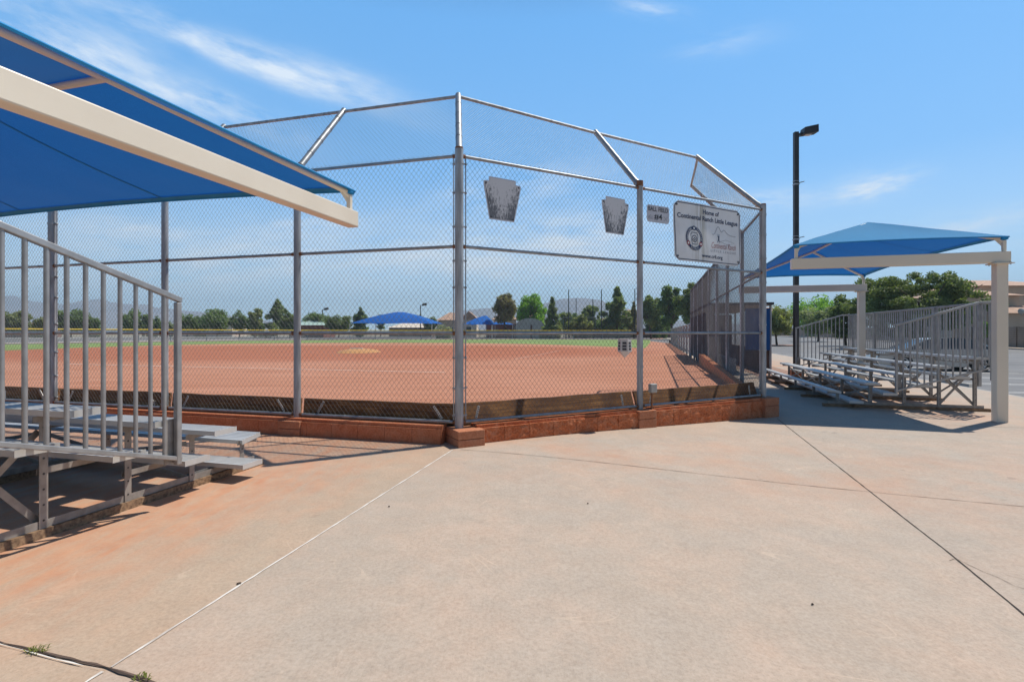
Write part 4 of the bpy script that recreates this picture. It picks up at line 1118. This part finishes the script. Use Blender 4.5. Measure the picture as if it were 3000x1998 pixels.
TR = [
 ('tree', 'low grey-green tree between the two low dark trees by the handrail end', 505, 140, 925, 50, 'grey', 'bush', 1400, .28),
 ('tree', 'low dark tree filling the gap left of the broad one over the pale building', 588, 138, 918, 44, 'dark', 'bush', 1300, .28),
 ('bush', 'low olive bush right of the last handrail pickets', 430, 138, 926, 44, 'olive', 'bush', 1200, .28),
 ('tree', 'low green tree behind the gap right of the second post', 890, 144, 926, 50, 'fresh', 'bush', 1300, .28),
 ('tree', 'dark green low tree behind the batting cage', 1668, 134, 908, 70, 'dark', 'round', 1800, .28),
 ('tree', 'dark low tree filling below the tallest pine', 1800, 122, 918, 110, 'dark', 'bush', 2600, .28),
 ('tree', 'dark low tree behind the olive pine', 1925, 118, 905, 90, 'dark', 'bush', 2400, .28),
 ('tree', 'olive round-topped tree at the far left edge behind the handrail', 42, 120, 899, 74, 'olive', 'round', 2600, .30),
 ('bush', 'yellow-green bush right of the leftmost olive tree', 112, 118, 914, 44, 'yellow', 'bush', 1300, .26),
 ('tree', 'broad dark tree behind the left handrail pickets', 208, 122, 903, 92, 'dark', 'round', 3000, .30),
 ('tree', 'lower dark tree right of the broad one behind the pickets', 272, 124, 917, 48, 'dark', 'bush', 1500, .28),
 ('tree', 'dark tree behind the last handrail pickets', 392, 126, 906, 84, 'dark', 'round', 2600, .30),
 ('tree', 'low dark tree left of the handrail end post', 462, 128, 921, 50, 'dark', 'bush', 1400, .28),
 ('tree', 'low dark tree just right of the handrail end post', 548, 130, 914, 60, 'dark', 'round', 1800, .28),
 ('tree', 'broad dark tree above the pale building', 636, 132, 902, 96, 'dark', 'round', 3000, .30),
 ('tree', 'dark tree between the broad one and the narrow bushy one', 702, 134, 911, 52, 'dark', 'round', 1700, .28),
 ('tree', 'narrow bushy tree standing just left of the tall dark pointed one', 748, 128, 891, 44, 'olive', 'round', 1400, .34),
 ('tree', 'low dark tree at the foot of the narrow bushy one', 752, 134, 920, 50, 'dark', 'bush', 1500, .28),
 ('tree', 'tall dark pointed tree left of the second backstop post', 812, 126, 876, 84, 'pine', 'pine', 3600, .30),
 ('tree', 'bright green lower tree in front of the tall dark one', 848, 116, 912, 56, 'fresh', 'round', 1800, .26),
 ('tree', 'dark tree behind the pale teal roof', 932, 140, 910, 84, 'dark', 'round', 2200, .30),
 ('tree', 'green tree right of the pale teal roof', 992, 132, 918, 80, 'fresh', 'round', 2400, .28),
 ('tree', 'tall ragged dark tree left of the far blue canopy', 1056, 136, 901, 62, 'dark', 'pine', 2200, .30),
 ('tree', 'small dark tree top above the slope of the far blue canopy', 1115, 160, 913, 26, 'dark', 'round', 700, .30),
 ('tree', 'small reddish tree left of the distant lamp post', 1228, 160, 914, 24, 'brown', 'round', 600, .30),
 ('tree', 'bright green small tree right of the distant lamp post', 1262, 150, 921, 44, 'fresh', 'round', 1200, .28),
 ('bush', 'pale flowering bush at the right end of the far blue canopy', 1298, 106, 937, 54, 'pale', 'bush', 1500, .20),
 ('tree', 'tall brownish tree right of the centre post', 1484, 112, 849, 84, 'brown', 'round', 4200, .28),
 ('tree', 'rounded bright green tree', 1562, 122, 856, 90, 'bright', 'round', 4600, .28),
 ('tree', 'dark pointed conifer right of the bright green tree', 1618, 104, 868, 66, 'pine', 'cone', 3600, .26),
 ('tree', 'small green tree right of the dark conifer', 1658, 118, 898, 36, 'pine', 'round', 1000, .26),
 ('tree', 'light green low spreading tree between the net poles', 1700, 108, 916, 84, 'olive', 'bush', 2600, .26),
 ('tree', 'ragged dark pine behind the short net pole', 1732, 128, 883, 58, 'pine', 'round', 2200, .28),
 ('tree', 'tallest ragged pine left of the right-hand backstop post', 1808, 108, 838, 96, 'pine', 'pine', 5200, .28),
 ('tree', 'thin dark pine just left of the right-hand backstop post', 1856, 112, 884, 32, 'brown', 'pine', 1100, .28),
 ('tree', 'olive pine just right of the right-hand backstop post', 1908, 104, 857, 70, 'pine', 'round', 4200, .28),
 ('tree', 'tall dark leafy tree left of the side fence', 1972, 92, 824, 84, 'dark', 'round', 5200, .26),
 ('tree', 'bright leafy tree showing behind the tall side fence', 2024, 84, 812, 84, 'fresh', 'round', 4200, .24),
]
for i, t in enumerate(TR): tree(*t[:8], int(t[8]*1.9), t[9]*.85, seed=100+i)
PG = 'trees around the parking lot'
tree('tree', 'wide leafy shade tree behind the right-hand bleacher', 2690, 52, 786, 420, 'fresh', 'wide', 52000, .12, -.2, PG, seed=201)
tree('tree', 'small thin-topped tree on a parking island left of the lamp post', 2276, 64, 884, 92, 'olive', 'round', 4200, .15, -.2, PG, seed=202)
tree('tree', 'grey-green spreading tree right of the lamp post', 2396, 84, 893, 112, 'grey', 'round', 4600, .20, -.1, PG, seed=203)
tree('tree', 'bright green feathery tree high behind the lamp post', 2396, 128, 858, 150, 'bright', 'round', 5200, .28, .2, PG, seed=204)
tree('tree', 'leafy tree between the grey-green tree and the far tan column', 2478, 62, 862, 104, 'fresh', 'round', 5200, .18, -.1, PG, seed=205)
tree('bush', 'bright green shrub left of the near tan column', 2893, 54, 930, 34, 'bright', 'bush', 900, .14, .9, PG, seed=206)
for i, (px, z, r) in enumerate(((2276, 64, 2.6), (2396, 84, 3.2))):
    c = V((px-CX)/F*z, z, -.26); mb = MB(); mb.tube(c, c+Z*.20, r, 28)
    struct(mb.build('planting_island', MAT['gravel']))

# weeds in the open joint
def weed(label, px, py, n, h, seed):
    T = onplaza(px, py); rg = random.Random(seed); mb = MB()
    for k in range(n):
        a = rg.uniform(0, 6.28); l = h*rg.uniform(.6, 1.5); d = V(math.cos(a), math.sin(a), 0); s = V(-d.y, d.x, 0)*rg.uniform(.0015, .003)
        p0 = T+d*rg.uniform(0, .02)+V(rg.uniform(-.03, .03), rg.uniform(-.012, .012), 0); p1 = p0+d*l*.5+Z*l*.7; p2 = p0+d*l*1.1+Z*l*.55
        mb.add([p0-s, p0+s, p1+s*1.2, p1-s*1.2, p2], [(0, 1, 2, 3), (3, 2, 4)])
    tag(mb.build('weed', LEAF['yellow']), label, 'weed', 'weeds in the concrete joint')
weed('larger weed tuft growing in the open joint at bottom left', 108, 1908, 34, .020, 1)
weed('small weed sprout at the joint right of the larger tuft', 415, 1990, 20, .016, 2)
rg = random.Random(77)
for lab, px, py in (('dark leaf bit beside the white joint line', 700, 1711), ('tiny dark chip on the pavement right of the white joint', 1722, 1476), ('tiny dark chip left of the white joint', 1140, 1485), ('dark crumb on the pavement at lower right', 2380, 1772)):
    c = onplaza(px, py); s = .008 if 'leaf' not in lab else .014
    mb = MB().hexa([c+V(rg.uniform(-s, s)*.3-s, -s*.7, .004), c+V(s, -s*.5, .004), c+V(s*.8, s*.6, .004), c+V(-s*.7, s*.7, .004)], [c+V(-s*.6, -s*.4, .012), c+V(s*.6, -s*.3, .010), c+V(s*.5, s*.4, .012), c+V(-s*.4, s*.4, .009)])
    tag(mb.build('debris_bit', MAT['bark']), lab, 'debris', 'bits of debris on the pavement')

# ------------------------------------------------------------------ outfield fence
OF = thing('outfield_fence', 'long outfield fence with a yellow cap across the back of the field', 'fence', (-5, 90, FIELD))
def qpts(lst): return [V((px-CX)/F*z, z, FIELD) for px, z in lst]
path = qpts([(-900, 40), (-500, 44), (-150, 52), (80, 57), (300, 64), (500, 72), (700, 80), (900, 87), (1100, 92), (1300, 96), (1500, 98), (1680, 99), (1850, 99)])
FH = 1.86
cap = MB(); r1_ = MB(); sh = MB()
for a, b in zip(path[:-1], path[1:]):
    cap.tube(zz(a, FH), zz(b, FH), .075, 8); r1_.tube(zz(a, FIELD+.12), zz(b, FIELD+.12), .03, 6); r1_.tube(zz(a, FIELD+.62), zz(b, FIELD+.62), .02, 6)
    sh.add([zz(a, FIELD), zz(b, FIELD), zz(b, FH), zz(a, FH)], [(0, 1, 2, 3)])
cap.build('yellow_cap', MAT['yellow'], OF); r1_.build('rail', MAT['white'], OF); sh.build('mesh_sheet', MAT['scrim'], OF)
tot = []
for a, b in zip(path[:-1], path[1:]):
    n = max(1, round((b-a).length/4.5))
    tot += [a.lerp(b, k/n) for k in range(n)]
for p in tot: MB().tube(zz(p, FIELD), zz(p, FH), .045, 8).build('post', MAT['galv'], OF)

# pitching mound
pm = gp(1052, 1032, FIELD)
PM = thing('pitching_mound', 'low ochre pitching mound with a white plate on the infield', 'mound', tuple(pm))
mb = MB(); n = 32
rings = [(1.30, 0), (1.05, .13), (.55, .20), (.001, .21)]
vs = [zz(pm+V(math.cos(2*math.pi*k/n)*r*1.0, math.sin(2*math.pi*k/n)*r*1.5, 0), FIELD+.006+h) for r, h in rings for k in range(n)]
mb.add(vs, [(a*n+k, a*n+(k+1) % n, (a+1)*n+(k+1) % n, (a+1)*n+k) for a in range(3) for k in range(n)])
smooth_angle(mb.build('dome', MAT['mound'], PM), 60)
MB().cbox(zz(pm+V(-.35, .6, 0), FIELD+.235), V(.8, 0, 0), V(0, .2, 0), Z*.05).build('pitcher_plate', MAT['white'], PM)

# ------------------------------------------------------------------ far buildings
def hip_shade(label, pxa, pxb, z, ypk, yev, xpk, depth=9):
    xa, xb = (pxa-CX)/F*z, (pxb-CX)/F*z; he = EYE+(CY-yev)/F*z; hp = EYE+(CY-ypk)/F*z; xp = (xpk-CX)/F*z
    T = thing('shade_canopy', label, 'canopy', ((xa+xb)/2, z, .2), 'blue shade canopies beyond the outfield')
    c = [V(xa, z-1.2, he), V(xb-.35*(xb-xa)*.2, z-depth*.25, he-.1), V(xb, z+depth*.6, he), V(xa+.2*(xb-xa), z+depth*.6, he)]
    r0, r1 = V(xp-.04*(xb-xa), z+depth*.22, hp), V(xp+.03*(xb-xa), z+depth*.3, hp)
    mb = MB()
    for e0, e1, q0, q1 in ((c[0], c[1], r0, r1), (c[1], c[2], r1, r1), (c[2], c[3], r1, r0), (c[3], c[0], r0, r0)):
        def pt(s, t, e0=e0, e1=e1, q0=q0, q1=q1):
            v = e0.lerp(e1, s).lerp(q0.lerp(q1, s), t); v.z += .10*(hp-he)*math.sin(math.pi*t); v.z += .06*(hp-he)*4*s*(1-s)*(1-t); return v
        mb.grid(pt, 12, 8)
    smooth_angle(mb.build('fabric', MAT['fabric_far'], T), 25)
    for p in c: MB().tube(zz(p, 0), p-Z*.05, .09, 8).build('post', MAT['tan'], T)
    return T
hip_shade('large far blue canopy behind the outfield left of the centre post', 1030, 1288, 112, 913, 948, 1168)
hip_shade('far blue canopy just right of the centre post', 1358, 1448, 112, 924, 951, 1421)
hip_shade('small low blue canopy in front of the red brick building', 1425, 1508, 118, 942, 950, 1468, 5)
def house(label, pxa, pxb, z, ytop, yeave, base=.2, depth=9, wall='stucco', roof='tile', gable=False, wins=(), over=.5, name='house', cat='house', grp='houses around the park'):
    xa, xb = (pxa-CX)/F*z, (pxb-CX)/F*z; he = EYE+(CY-yeave)/F*z; hr = EYE+(CY-ytop)/F*z
    T = thing(name, label, cat, ((xa+xb)/2, z, base), grp)
    MB().box(V(xa, z, base), V(xb-xa, 0, 0), V(0, depth, 0), Z*(he-base)).build('wall', MAT[wall], T)
    o = over; m = (xa+xb)/2; ym = z+depth/2
    e = [V(xa-o, z-o, he+.01), V(xb+o, z-o, he+.01), V(xb+o, z+depth+o, he+.01), V(xa-o, z+depth+o, he+.01)]
    if gable:
        rdg = [V(m, z-o, hr), V(m, z+depth+o, hr)]
        rf = MB().add(e+rdg, [(0, 1, 4), (1, 2, 5, 4), (2, 3, 5), (3, 0, 4, 5), (3, 2, 1, 0)])
        MB().add([V(xa, z-.01, he), V(xb, z-.01, he), V(m, z-.01, hr-.15)], [(0, 1, 2)]).build('gable', MAT[wall], T)
    else:
        k = min((xb-xa)*.3, depth*.5); rdg = [V(xa+k, ym, hr), V(xb-k, ym, hr)]
        rf = MB().add(e+rdg, [(0, 1, 5, 4), (1, 2, 5), (2, 3, 4, 5), (3, 0, 4), (3, 2, 1, 0)])
    rf.build('roof', MAT[roof], T)
    for (fx, fh, w, h) in wins:
        x = xa+(xb-xa)*fx
        f = MB().cbox(V(x, z-.03, base+fh), V(w+.16, 0, 0), V(0, .08, 0), Z*(h+.16)).build('window', MAT['white'], T)
        MB().cbox(V(x, z-.075, base+fh), V(w, 0, 0), V(0, .02, 0), Z*h).build('pane', MAT['glass'], f)
    return T
house('tan tile-roofed house behind the right end of the far blue canopy', 1284, 1372, 150, 914, 938, wins=((.4, 2.2, 1.6, 1.3), (.75, 2.2, 1.4, 1.3)))
house('gabled tan house directly behind the centre post', 1352, 1396, 148, 912, 936, wall='stucco2', gable=True, wins=((.5, 2.4, 1.6, 1.2),))
house('low tan house with pale sloping roof under the far blue canopy', 1140, 1262, 155, 944, 960, wall='brownwall', roof='stucco2')
house('low pale pink building below the dark trees left of the second post', 524, 680, 160, 946, 952, wall='stucco2', roof='stucco2', name='building', cat='building', wins=((.2, 2, 1.5, 1.2), (.5, 2, 1.5, 1.2), (.8, 2, 1.5, 1.2)))
house('tan house roof behind the brownish tree', 1446, 1512, 140, 916, 936, wins=((.5, 3, 1.6, 1.3),))
house('reddish tile-roofed house behind the bright green tree', 1520, 1596, 150, 910, 930, wins=((.3, 3, 1.6, 1.3),))
house('cream house showing between the two tall pines', 1838, 1880, 138, 905, 926, wall='stucco2', wins=((.5, 3.5, 1.4, 1.4),))
house('cream house low behind the tallest ragged pine', 1758, 1822, 145, 930, 940, wall='stucco2', roof='tile')
house('pavilion with a pale teal hip roof beyond the outfield', 850, 948, 135, 932, 953, wall='brick', roof='tealroof', name='pavilion', cat='pavilion', over=1.0)
house('low red brick building behind the small low canopy', 1424, 1512, 124, 947, 949, wall='brick', roof='brick', name='building', cat='building', over=.1, wins=((.35, 1.4, 1.0, 1.2), (.7, 1.4, 1.0, 1.2)))
house('low red shed at the far left edge', -30, 92, 135, 955, 957, wall='brick', roof='white', name='shed', cat='shed', over=.2)
house('small tan house behind the low red shed', 54, 92, 170, 944, 950)
# arched pale store
z = 112; xa, xb = (1511-CX)/F*z, (1594-CX)/F*z; m = (xa+xb)/2; hw = (xb-xa)/2
T = thing('storage_shed', 'pale arched metal storage shed below the bright green tree', 'shed', (m, z, .2))
n = 14; pts = [V(xb, z, .2)]+[V(m+hw*math.cos(math.pi*k/n), z, 2.9+1.75*math.sin(math.pi*k/n)) for k in range(n+1)]+[V(xa, z, .2)]
MB().prism(pts, V(0, 7, 0)).build('shell', MAT['tank'], T)
MB().cbox(V(m+.3, z-.04, 1.7), V(.35, 0, 0), V(0, .06, 0), Z*3.0).build('door_frame', MAT['brownwall'], T)
# net poles
for px, yt, zz_, lab in ((1666, 849, 106, 'dark tall net pole left of the light green tree'), (1737, 877, 112, 'shorter dark net pole between the two tall ones'), (1762, 848, 106, 'dark tall net pole left of the tallest pine'), (1860, 846, 106, 'dark tall net pole left of the right-hand backstop post'), (1688, 874, 140, 'thin pale pole behind the light green tree')):
    b = V((px-CX)/F*zz_, zz_, .2); h = EYE+(CY-yt)/F*zz_
    tag(MB().tube(b, zz(b, h), .12, 8, .09).build('net_pole', MAT['netpole']), lab, 'pole', 'net poles beyond the outfield')
nt_ = thing('batting_cage', 'grey mesh batting cage between the dark conifer and the light green tree', 'cage', tuple(zz(at(1672, 975, 109), .2)))
a, b = zz(at(1650, 975, 109), .2), zz(at(1745, 975, 109), .2)
MB().add([a, b, zz(b, 4.7), zz(a, 4.7)], [(0, 1, 2, 3)]).build('net', MAT['net'], nt_)
for k in range(5):
    p = a.lerp(b, k/4); MB().tube(p, zz(p, 4.7), .05, 6).build('post', MAT['galv'], nt_)
MB().tube(zz(a, 4.7), zz(b, 4.7), .05, 6).tube(zz(a, 2.4), zz(b, 2.4), .04, 6).build('rail', MAT['galv'], nt_)
# brown block wall beyond right field
wl = thing('block_wall', 'long brown boundary wall beyond right field behind the pines', 'wall', tuple(zz(at(1850, 975, 124), .2)))
a, b = zz(at(1690, 975, 122), .1), zz(at(2060, 975, 126), .1)
MB().box(a, b-a, V(0, .2, 0), Z*2.3).build('panel', MAT['brownwall'], wl)
MB().box(a+V(0, -.03, 2.302), b-a, V(0, .26, 0), Z*.1).build('coping', MAT['stucco'], wl)

# right: boundary wall of the parking lot
BW = thing('boundary_wall', 'long tan block wall along the far side of the parking lot', 'wall', (54, 56, -.2))
a0 = V(54, 56, 0)-U*40
wp = MB(); pil_ = MB(); cp = MB()
def bh(t): return lot_h((a0+U*t).dot(U))
for k in range(60):
    t0, t1 = k*3.2, (k+1)*3.2
    A_, B2 = a0+U*t0, a0+U*t1
    wp.hexa([zz(A_, bh(t0)-.2), zz(B2, bh(t1)-.2), zz(B2+NQ*.2, bh(t1)-.2), zz(A_+NQ*.2, bh(t0)-.2)], [zz(A_, bh(t0)+2.25), zz(B2, bh(t1)+2.25), zz(B2+NQ*.2, bh(t1)+2.25), zz(A_+NQ*.2, bh(t0)+2.25)])
    pil_.box(zz(A_-NQ*.1-U*.2, bh(t0)-.2), U*.4, NQ*.35, Z*2.5)
def mat_bw():
    m, nt, b_ = nodes('tan_block_courses'); v = pos(nt)
    sp = N(nt, 'ShaderNodeSeparateXYZ'); nt.links.new(v, sp.inputs[0])
    c = ramp(nt, nz(nt, v, .8, 5), [(.35, (.27, .205, .16)), (.65, (.35, .27, .215))])
    fr = M(nt, 'FRACT', M(nt, 'MULTIPLY', sp.outputs[2], 5.0)); c = mix(nt, M(nt, 'LESS_THAN', fr, .10), c, (.18, .135, .11))
    nt.links.new(c, b_.inputs['Base Color']); b_.inputs['Roughness'].default_value = .9; return m
MAT['bw'] = mat_bw()
wp.build('wall_panel', MAT['bw'], BW); pil_.build('pillars', MAT['bw'], BW)
struct(MB().grid(lambda a, b: zz(a0+U*(190*a)-NQ*(2.2*(1-b)), bh(190*a)+.12), 60, 1).build('far_walk', MAT['concrete']))
struct(MB().grid(lambda a, b: zz(a0+U*(190*a)-NQ*2.2, bh(190*a)-.05+.17*b), 60, 1).build('far_kerb', MAT['concrete_grey']))
# houses behind that wall
house('two-storey tan house with tiled roof behind the near tan column', 2876, 3150, 68, 806, 838, -.2, 14, wins=((.30, 5.0, 1.2, 1.2), (.62, 5.0, 1.6, 1.2)), grp='houses around the park')
house('lower gabled wing of the tan house at the right edge', 2790, 2986, 62, 842, 866, -.2, 7, wins=((.93, 3.8, .5, .6),))
house('low tile-roofed patio wing at the far right edge', 2950, 3160, 60, 894, 918, -.2, 3)
house('tile-roofed house half hidden behind the wide leafy tree', 2770, 2868, 80, 845, 866, -.2, 10)
house('pale house low behind the small parking island tree', 2252, 2300, 150, 898, 915, .2, 10, wins=((.5, 3, 1.4, 1.2),))
dsh = thing('satellite_dish', 'grey satellite dish on the low patio roof at the right edge', 'dish', tuple(at(2992, 920, 59)))
c = at(2992, 912, 59); mb = MB(); n = 20
vs = [c+V(.42*r*math.cos(2*math.pi*k/n), .12*r*r-.12, .42*r*math.sin(2*math.pi*k/n)*.8) for r in (.01, .5, 1.0) for k in range(n)]
mb.add(vs, [(a*n+k, a*n+(k+1) % n, (a+1)*n+(k+1) % n, (a+1)*n+k) for a in range(2) for k in range(n)])
mb.build('bowl', MAT['boxgrey'], dsh); MB().tube(c-Z*.5, c, .03, 6).build('mast', MAT['galv'], dsh)

# ------------------------------------------------------------------ mountains
def mat_mtn():
    m, nt, b_ = nodes('desert_mountain'); v = pos(nt)
    c = ramp(nt, nz(nt, v, .006, 6, .65), [(.35, (.17, .125, .11)), (.65, (.27, .21, .18))])
    nt.links.new(c, b_.inputs['Base Color']); b_.inputs['Roughness'].default_value = 1; b_.inputs['Specular IOR Level'].default_value = 0
    return m
MAT['mtn'] = mat_mtn()
def mountains(prof, z):
    n = 160; px0, px1 = prof[0][0], prof[-1][0]
    def ridge(px):
        for (a, ya), (b, yb) in zip(prof[:-1], prof[1:]):
            if a <= px <= b:
                t = (px-a)/(b-a); t = t*t*(3-2*t); return ya+(yb-ya)*t
        return prof[-1][1]
    def pt(s, t):
        px = px0+(px1-px0)*s; x = (px-CX)/F*z
        hh = EYE+(CY-ridge(px)-2*mnoise.noise(V(px*.03, 0, 5)))/F*z
        y = z-700*(1-t)
        k = t**1.15
        nn = mnoise.noise(V(x*.008, y*.005, 2))*.16+mnoise.noise(V(x*.022, y*.012, 7))*.08
        h = hh*(k+nn*4*t*(1-t)); return V(x+30*nn*(1-t), y, max(-.4, h))
    mb = MB().grid(pt, n, 26)
    back = lambda s, t: V((px0+(px1-px0)*s-CX)/F*z, z+500*t, (pt(s, 1).z)*(1-t)-.4*t)
    mb.grid(back, n, 4)
    return struct(smooth_angle(mb.build('mountains', MAT['mtn']), 60))
mountains([(-400, 880), (-200, 862), (-60, 866), (0, 867), (40, 866), (72, 878), (100, 884), (150, 890), (205, 893), (240, 881), (262, 878), (300, 876), (330, 886), (370, 891), (420, 892), (470, 902), (560, 912), (650, 922), (760, 938), (900, 958), (1000, 972)], 3000)
mountains([(1180, 970), (1260, 945), (1320, 918), (1390, 906), (1430, 903), (1480, 915), (1560, 905), (1610, 885), (1650, 875), (1700, 873), (1750, 878), (1800, 894), (1880, 915), (2000, 938), (2200, 950), (2450, 962), (2700, 970)], 3200)

# ------------------------------------------------------------------ haze
hz = MB().box(V(-4100, -1000, -1.6), V(8200, 0, 0), V(0, 5000, 0), Z*262)
mh = bpy.data.materials.new('haze_air'); mh.use_nodes = True; nt = mh.node_tree
nt.nodes.remove(nt.nodes['Principled BSDF'])
pv = N(nt, 'ShaderNodeVolumePrincipled'); pv.inputs['Color'].default_value = (.62, .82, 1, 1); pv.inputs['Density'].default_value = .00036
pv.inputs['Anisotropy'].default_value = 0.0
nt.links.new(pv.outputs[0], nt.nodes['Material Output'].inputs['Volume'])
HAZE = hz.build('haze', mh); HAZE['kind'] = 'stuff'

# ------------------------------------------------------------------ sky, sun, camera
SUN_AZ, SUN_EL = R(60), R(59.5)
w = bpy.data.worlds.new('World'); SC.world = w; w.use_nodes = True; nt = w.node_tree
bg = nt.nodes['Background']
sky = N(nt, 'ShaderNodeTexSky', sky_type='NISHITA', sun_disc=False, sun_elevation=SUN_EL, sun_rotation=SUN_AZ, air_density=1.0, dust_density=.6, ozone_density=1.2, altitude=700)
SKYS = .15
tc = N(nt, 'ShaderNodeTexCoord'); sp = N(nt, 'ShaderNodeSeparateXYZ'); nt.links.new(tc.outputs['Generated'], sp.inputs[0])
yy = M(nt, 'MAXIMUM', sp.outputs[1], .02)
A_ = M(nt, 'DIVIDE', sp.outputs[0], yy); B2 = M(nt, 'DIVIDE', sp.outputs[2], yy)
cl = None
for px, py, sl, sw, ang, st_, sc in ((690, 155, 340, 30, -19.5, .52, 5), (930, 235, 190, 36, -17, .42, 6), (190, 125, 260, 75, -24, .36, 5), (600, 305, 190, 36, -21, .48, 6), (330, 190, 160, 40, -30, .35, 6),
                                 (1650, 695, 240, 42, 3, .62, 6), (1530, 560, 200, 40, 8, .40, 6), (2560, 545, 95, 26, 10, .72, 9), (2820, 655, 260, 24, 8, .40, 6), (2255, 588, 110, 26, 4, .40, 8),
                                 (800, 760, 560, 60, 3, .55, 5), (400, 690, 300, 40, -3, .40, 6), (1500, 800, 460, 55, -2, .50, 5), (2700, 720, 330, 30, 5, .30, 6), (1900, 25, 70, 18, -10, .35, 9), (2120, 130, 110, 30, 10, .15, 8), (900, 660, 120, 20, 2, .35, 8)):
    a0_, b0_ = (px-CX)/F, (CY-py)/F; ca, sa = math.cos(R(ang)), math.sin(R(ang))
    da = M(nt, 'SUBTRACT', A_, a0_); db = M(nt, 'SUBTRACT', B2, b0_)
    x = M(nt, 'ADD', M(nt, 'MULTIPLY', da, ca), M(nt, 'MULTIPLY', db, sa)); y = M(nt, 'SUBTRACT', M(nt, 'MULTIPLY', db, ca), M(nt, 'MULTIPLY', da, sa))
    cb = N(nt, 'ShaderNodeCombineXYZ'); nt.links.new(M(nt, 'MULTIPLY', x, 1.1), cb.inputs[0]); nt.links.new(M(nt, 'MULTIPLY', y, 4.2), cb.inputs[1]); cb.inputs[2].default_value = px*.013
    f = nz(nt, cb.outputs[0], sc, 7, .62)
    f2 = ramp(nt, f, [(.36, 0.0), (.72, 1.0)])
    wy = M(nt, 'ADD', y, M(nt, 'MULTIPLY', M(nt, 'SUBTRACT', nz(nt, cb.outputs[0], sc*.6, 3), .5), 2.2*sw/F))
    r2 = M(nt, 'ADD', M(nt, 'POWER', M(nt, 'MULTIPLY', x, F/sl), 2.0), M(nt, 'POWER', M(nt, 'ABSOLUTE', M(nt, 'MULTIPLY', wy, F/sw)), 2.0))
    g = M(nt, 'MULTIPLY', M(nt, 'EXPONENT', M(nt, 'MULTIPLY', r2, -.6)), st_)
    g = M(nt, 'MULTIPLY', g, f2)
    cl = g if cl is None else M(nt, 'ADD', cl, g)
front = M(nt, 'GREATER_THAN', sp.outputs[1], .05)
cl = M(nt, 'MINIMUM', M(nt, 'MULTIPLY', M(nt, 'MULTIPLY', cl, 1.9), front), .85)
hs = N(nt, 'ShaderNodeHueSaturation'); hs.inputs['Saturation'].default_value = 1.0; hs.inputs['Value'].default_value = 1.0
nt.links.new(sky.outputs[0], hs.inputs['Color'])
grad = ramp(nt, sp.outputs[2], [(0.0, (.66, .81, .92)), (.12, (.46, .68, .90)), (.28, (.20, .485, .87)), (.52, (.135, .43, .86)), (.66, (.055, .155, .36)), (1.0, (.025, .065, .16))])
grad = mix(nt, 1.0, grad, (1/SKYS, 1/SKYS, 1/SKYS), 'MULTIPLY')
SKYCOL = mix(nt, .75, mix(nt, 1.0, hs.outputs[0], (.85, 1.25, 1.5), 'MULTIPLY'), grad)
mr = N(nt, 'ShaderNodeMapRange', interpolation_type='SMOOTHSTEP'); nt.links.new(sp.outputs[1], mr.inputs[0])
mr.inputs[1].default_value = -.45; mr.inputs[2].default_value = .15; mr.inputs[3].default_value = .38; mr.inputs[4].default_value = 1.0
SKYCOL = mix(nt, 1.0, SKYCOL, mr.outputs[0], 'MULTIPLY')      # unseen sky behind the camera dimmed to lower the fill light
cloudy = mix(nt, cl, SKYCOL, (5.6, 6.1, 6.6))
nt.links.new(cloudy, bg.inputs['Color']); bg.inputs['Strength'].default_value = SKYS

sd = bpy.data.lights.new('sun', 'SUN'); sd.energy = 4.7; sd.angle = R(.5); sd.color = (1, .93, .82)
so = bpy.data.objects.new('sun', sd); COL.objects.link(so)
sdir = V(math.sin(SUN_AZ)*math.cos(SUN_EL), math.cos(SUN_AZ)*math.cos(SUN_EL), math.sin(SUN_EL))
so.rotation_euler = (-sdir).to_track_quat('-Z', 'Y').to_euler(); so.location = sdir*60

cd = bpy.data.cameras.new('camera'); cd.sensor_width = 36; cd.lens = 18.0; cd.clip_end = 9000; cd.clip_start = .05
cd.shift_y = -(999-CY)/3000
co = bpy.data.objects.new('camera', cd); COL.objects.link(co); co.location = (0, 0, EYE); co.rotation_euler = (R(90), 0, 0)
SC.camera = co

SC.render.engine = 'CYCLES'
SC.cycles.use_denoising = True
SC.cycles.max_bounces = 8; SC.cycles.diffuse_bounces = 3; SC.cycles.glossy_bounces = 3; SC.cycles.transparent_max_bounces = 12; SC.cycles.volume_bounces = 0
SC.cycles.caustics_reflective = False; SC.cycles.caustics_refractive = False
vs_ = SC.view_settings; vs_.view_transform = 'Standard'; vs_.look = 'None'; vs_.exposure = .13; vs_.gamma = 1
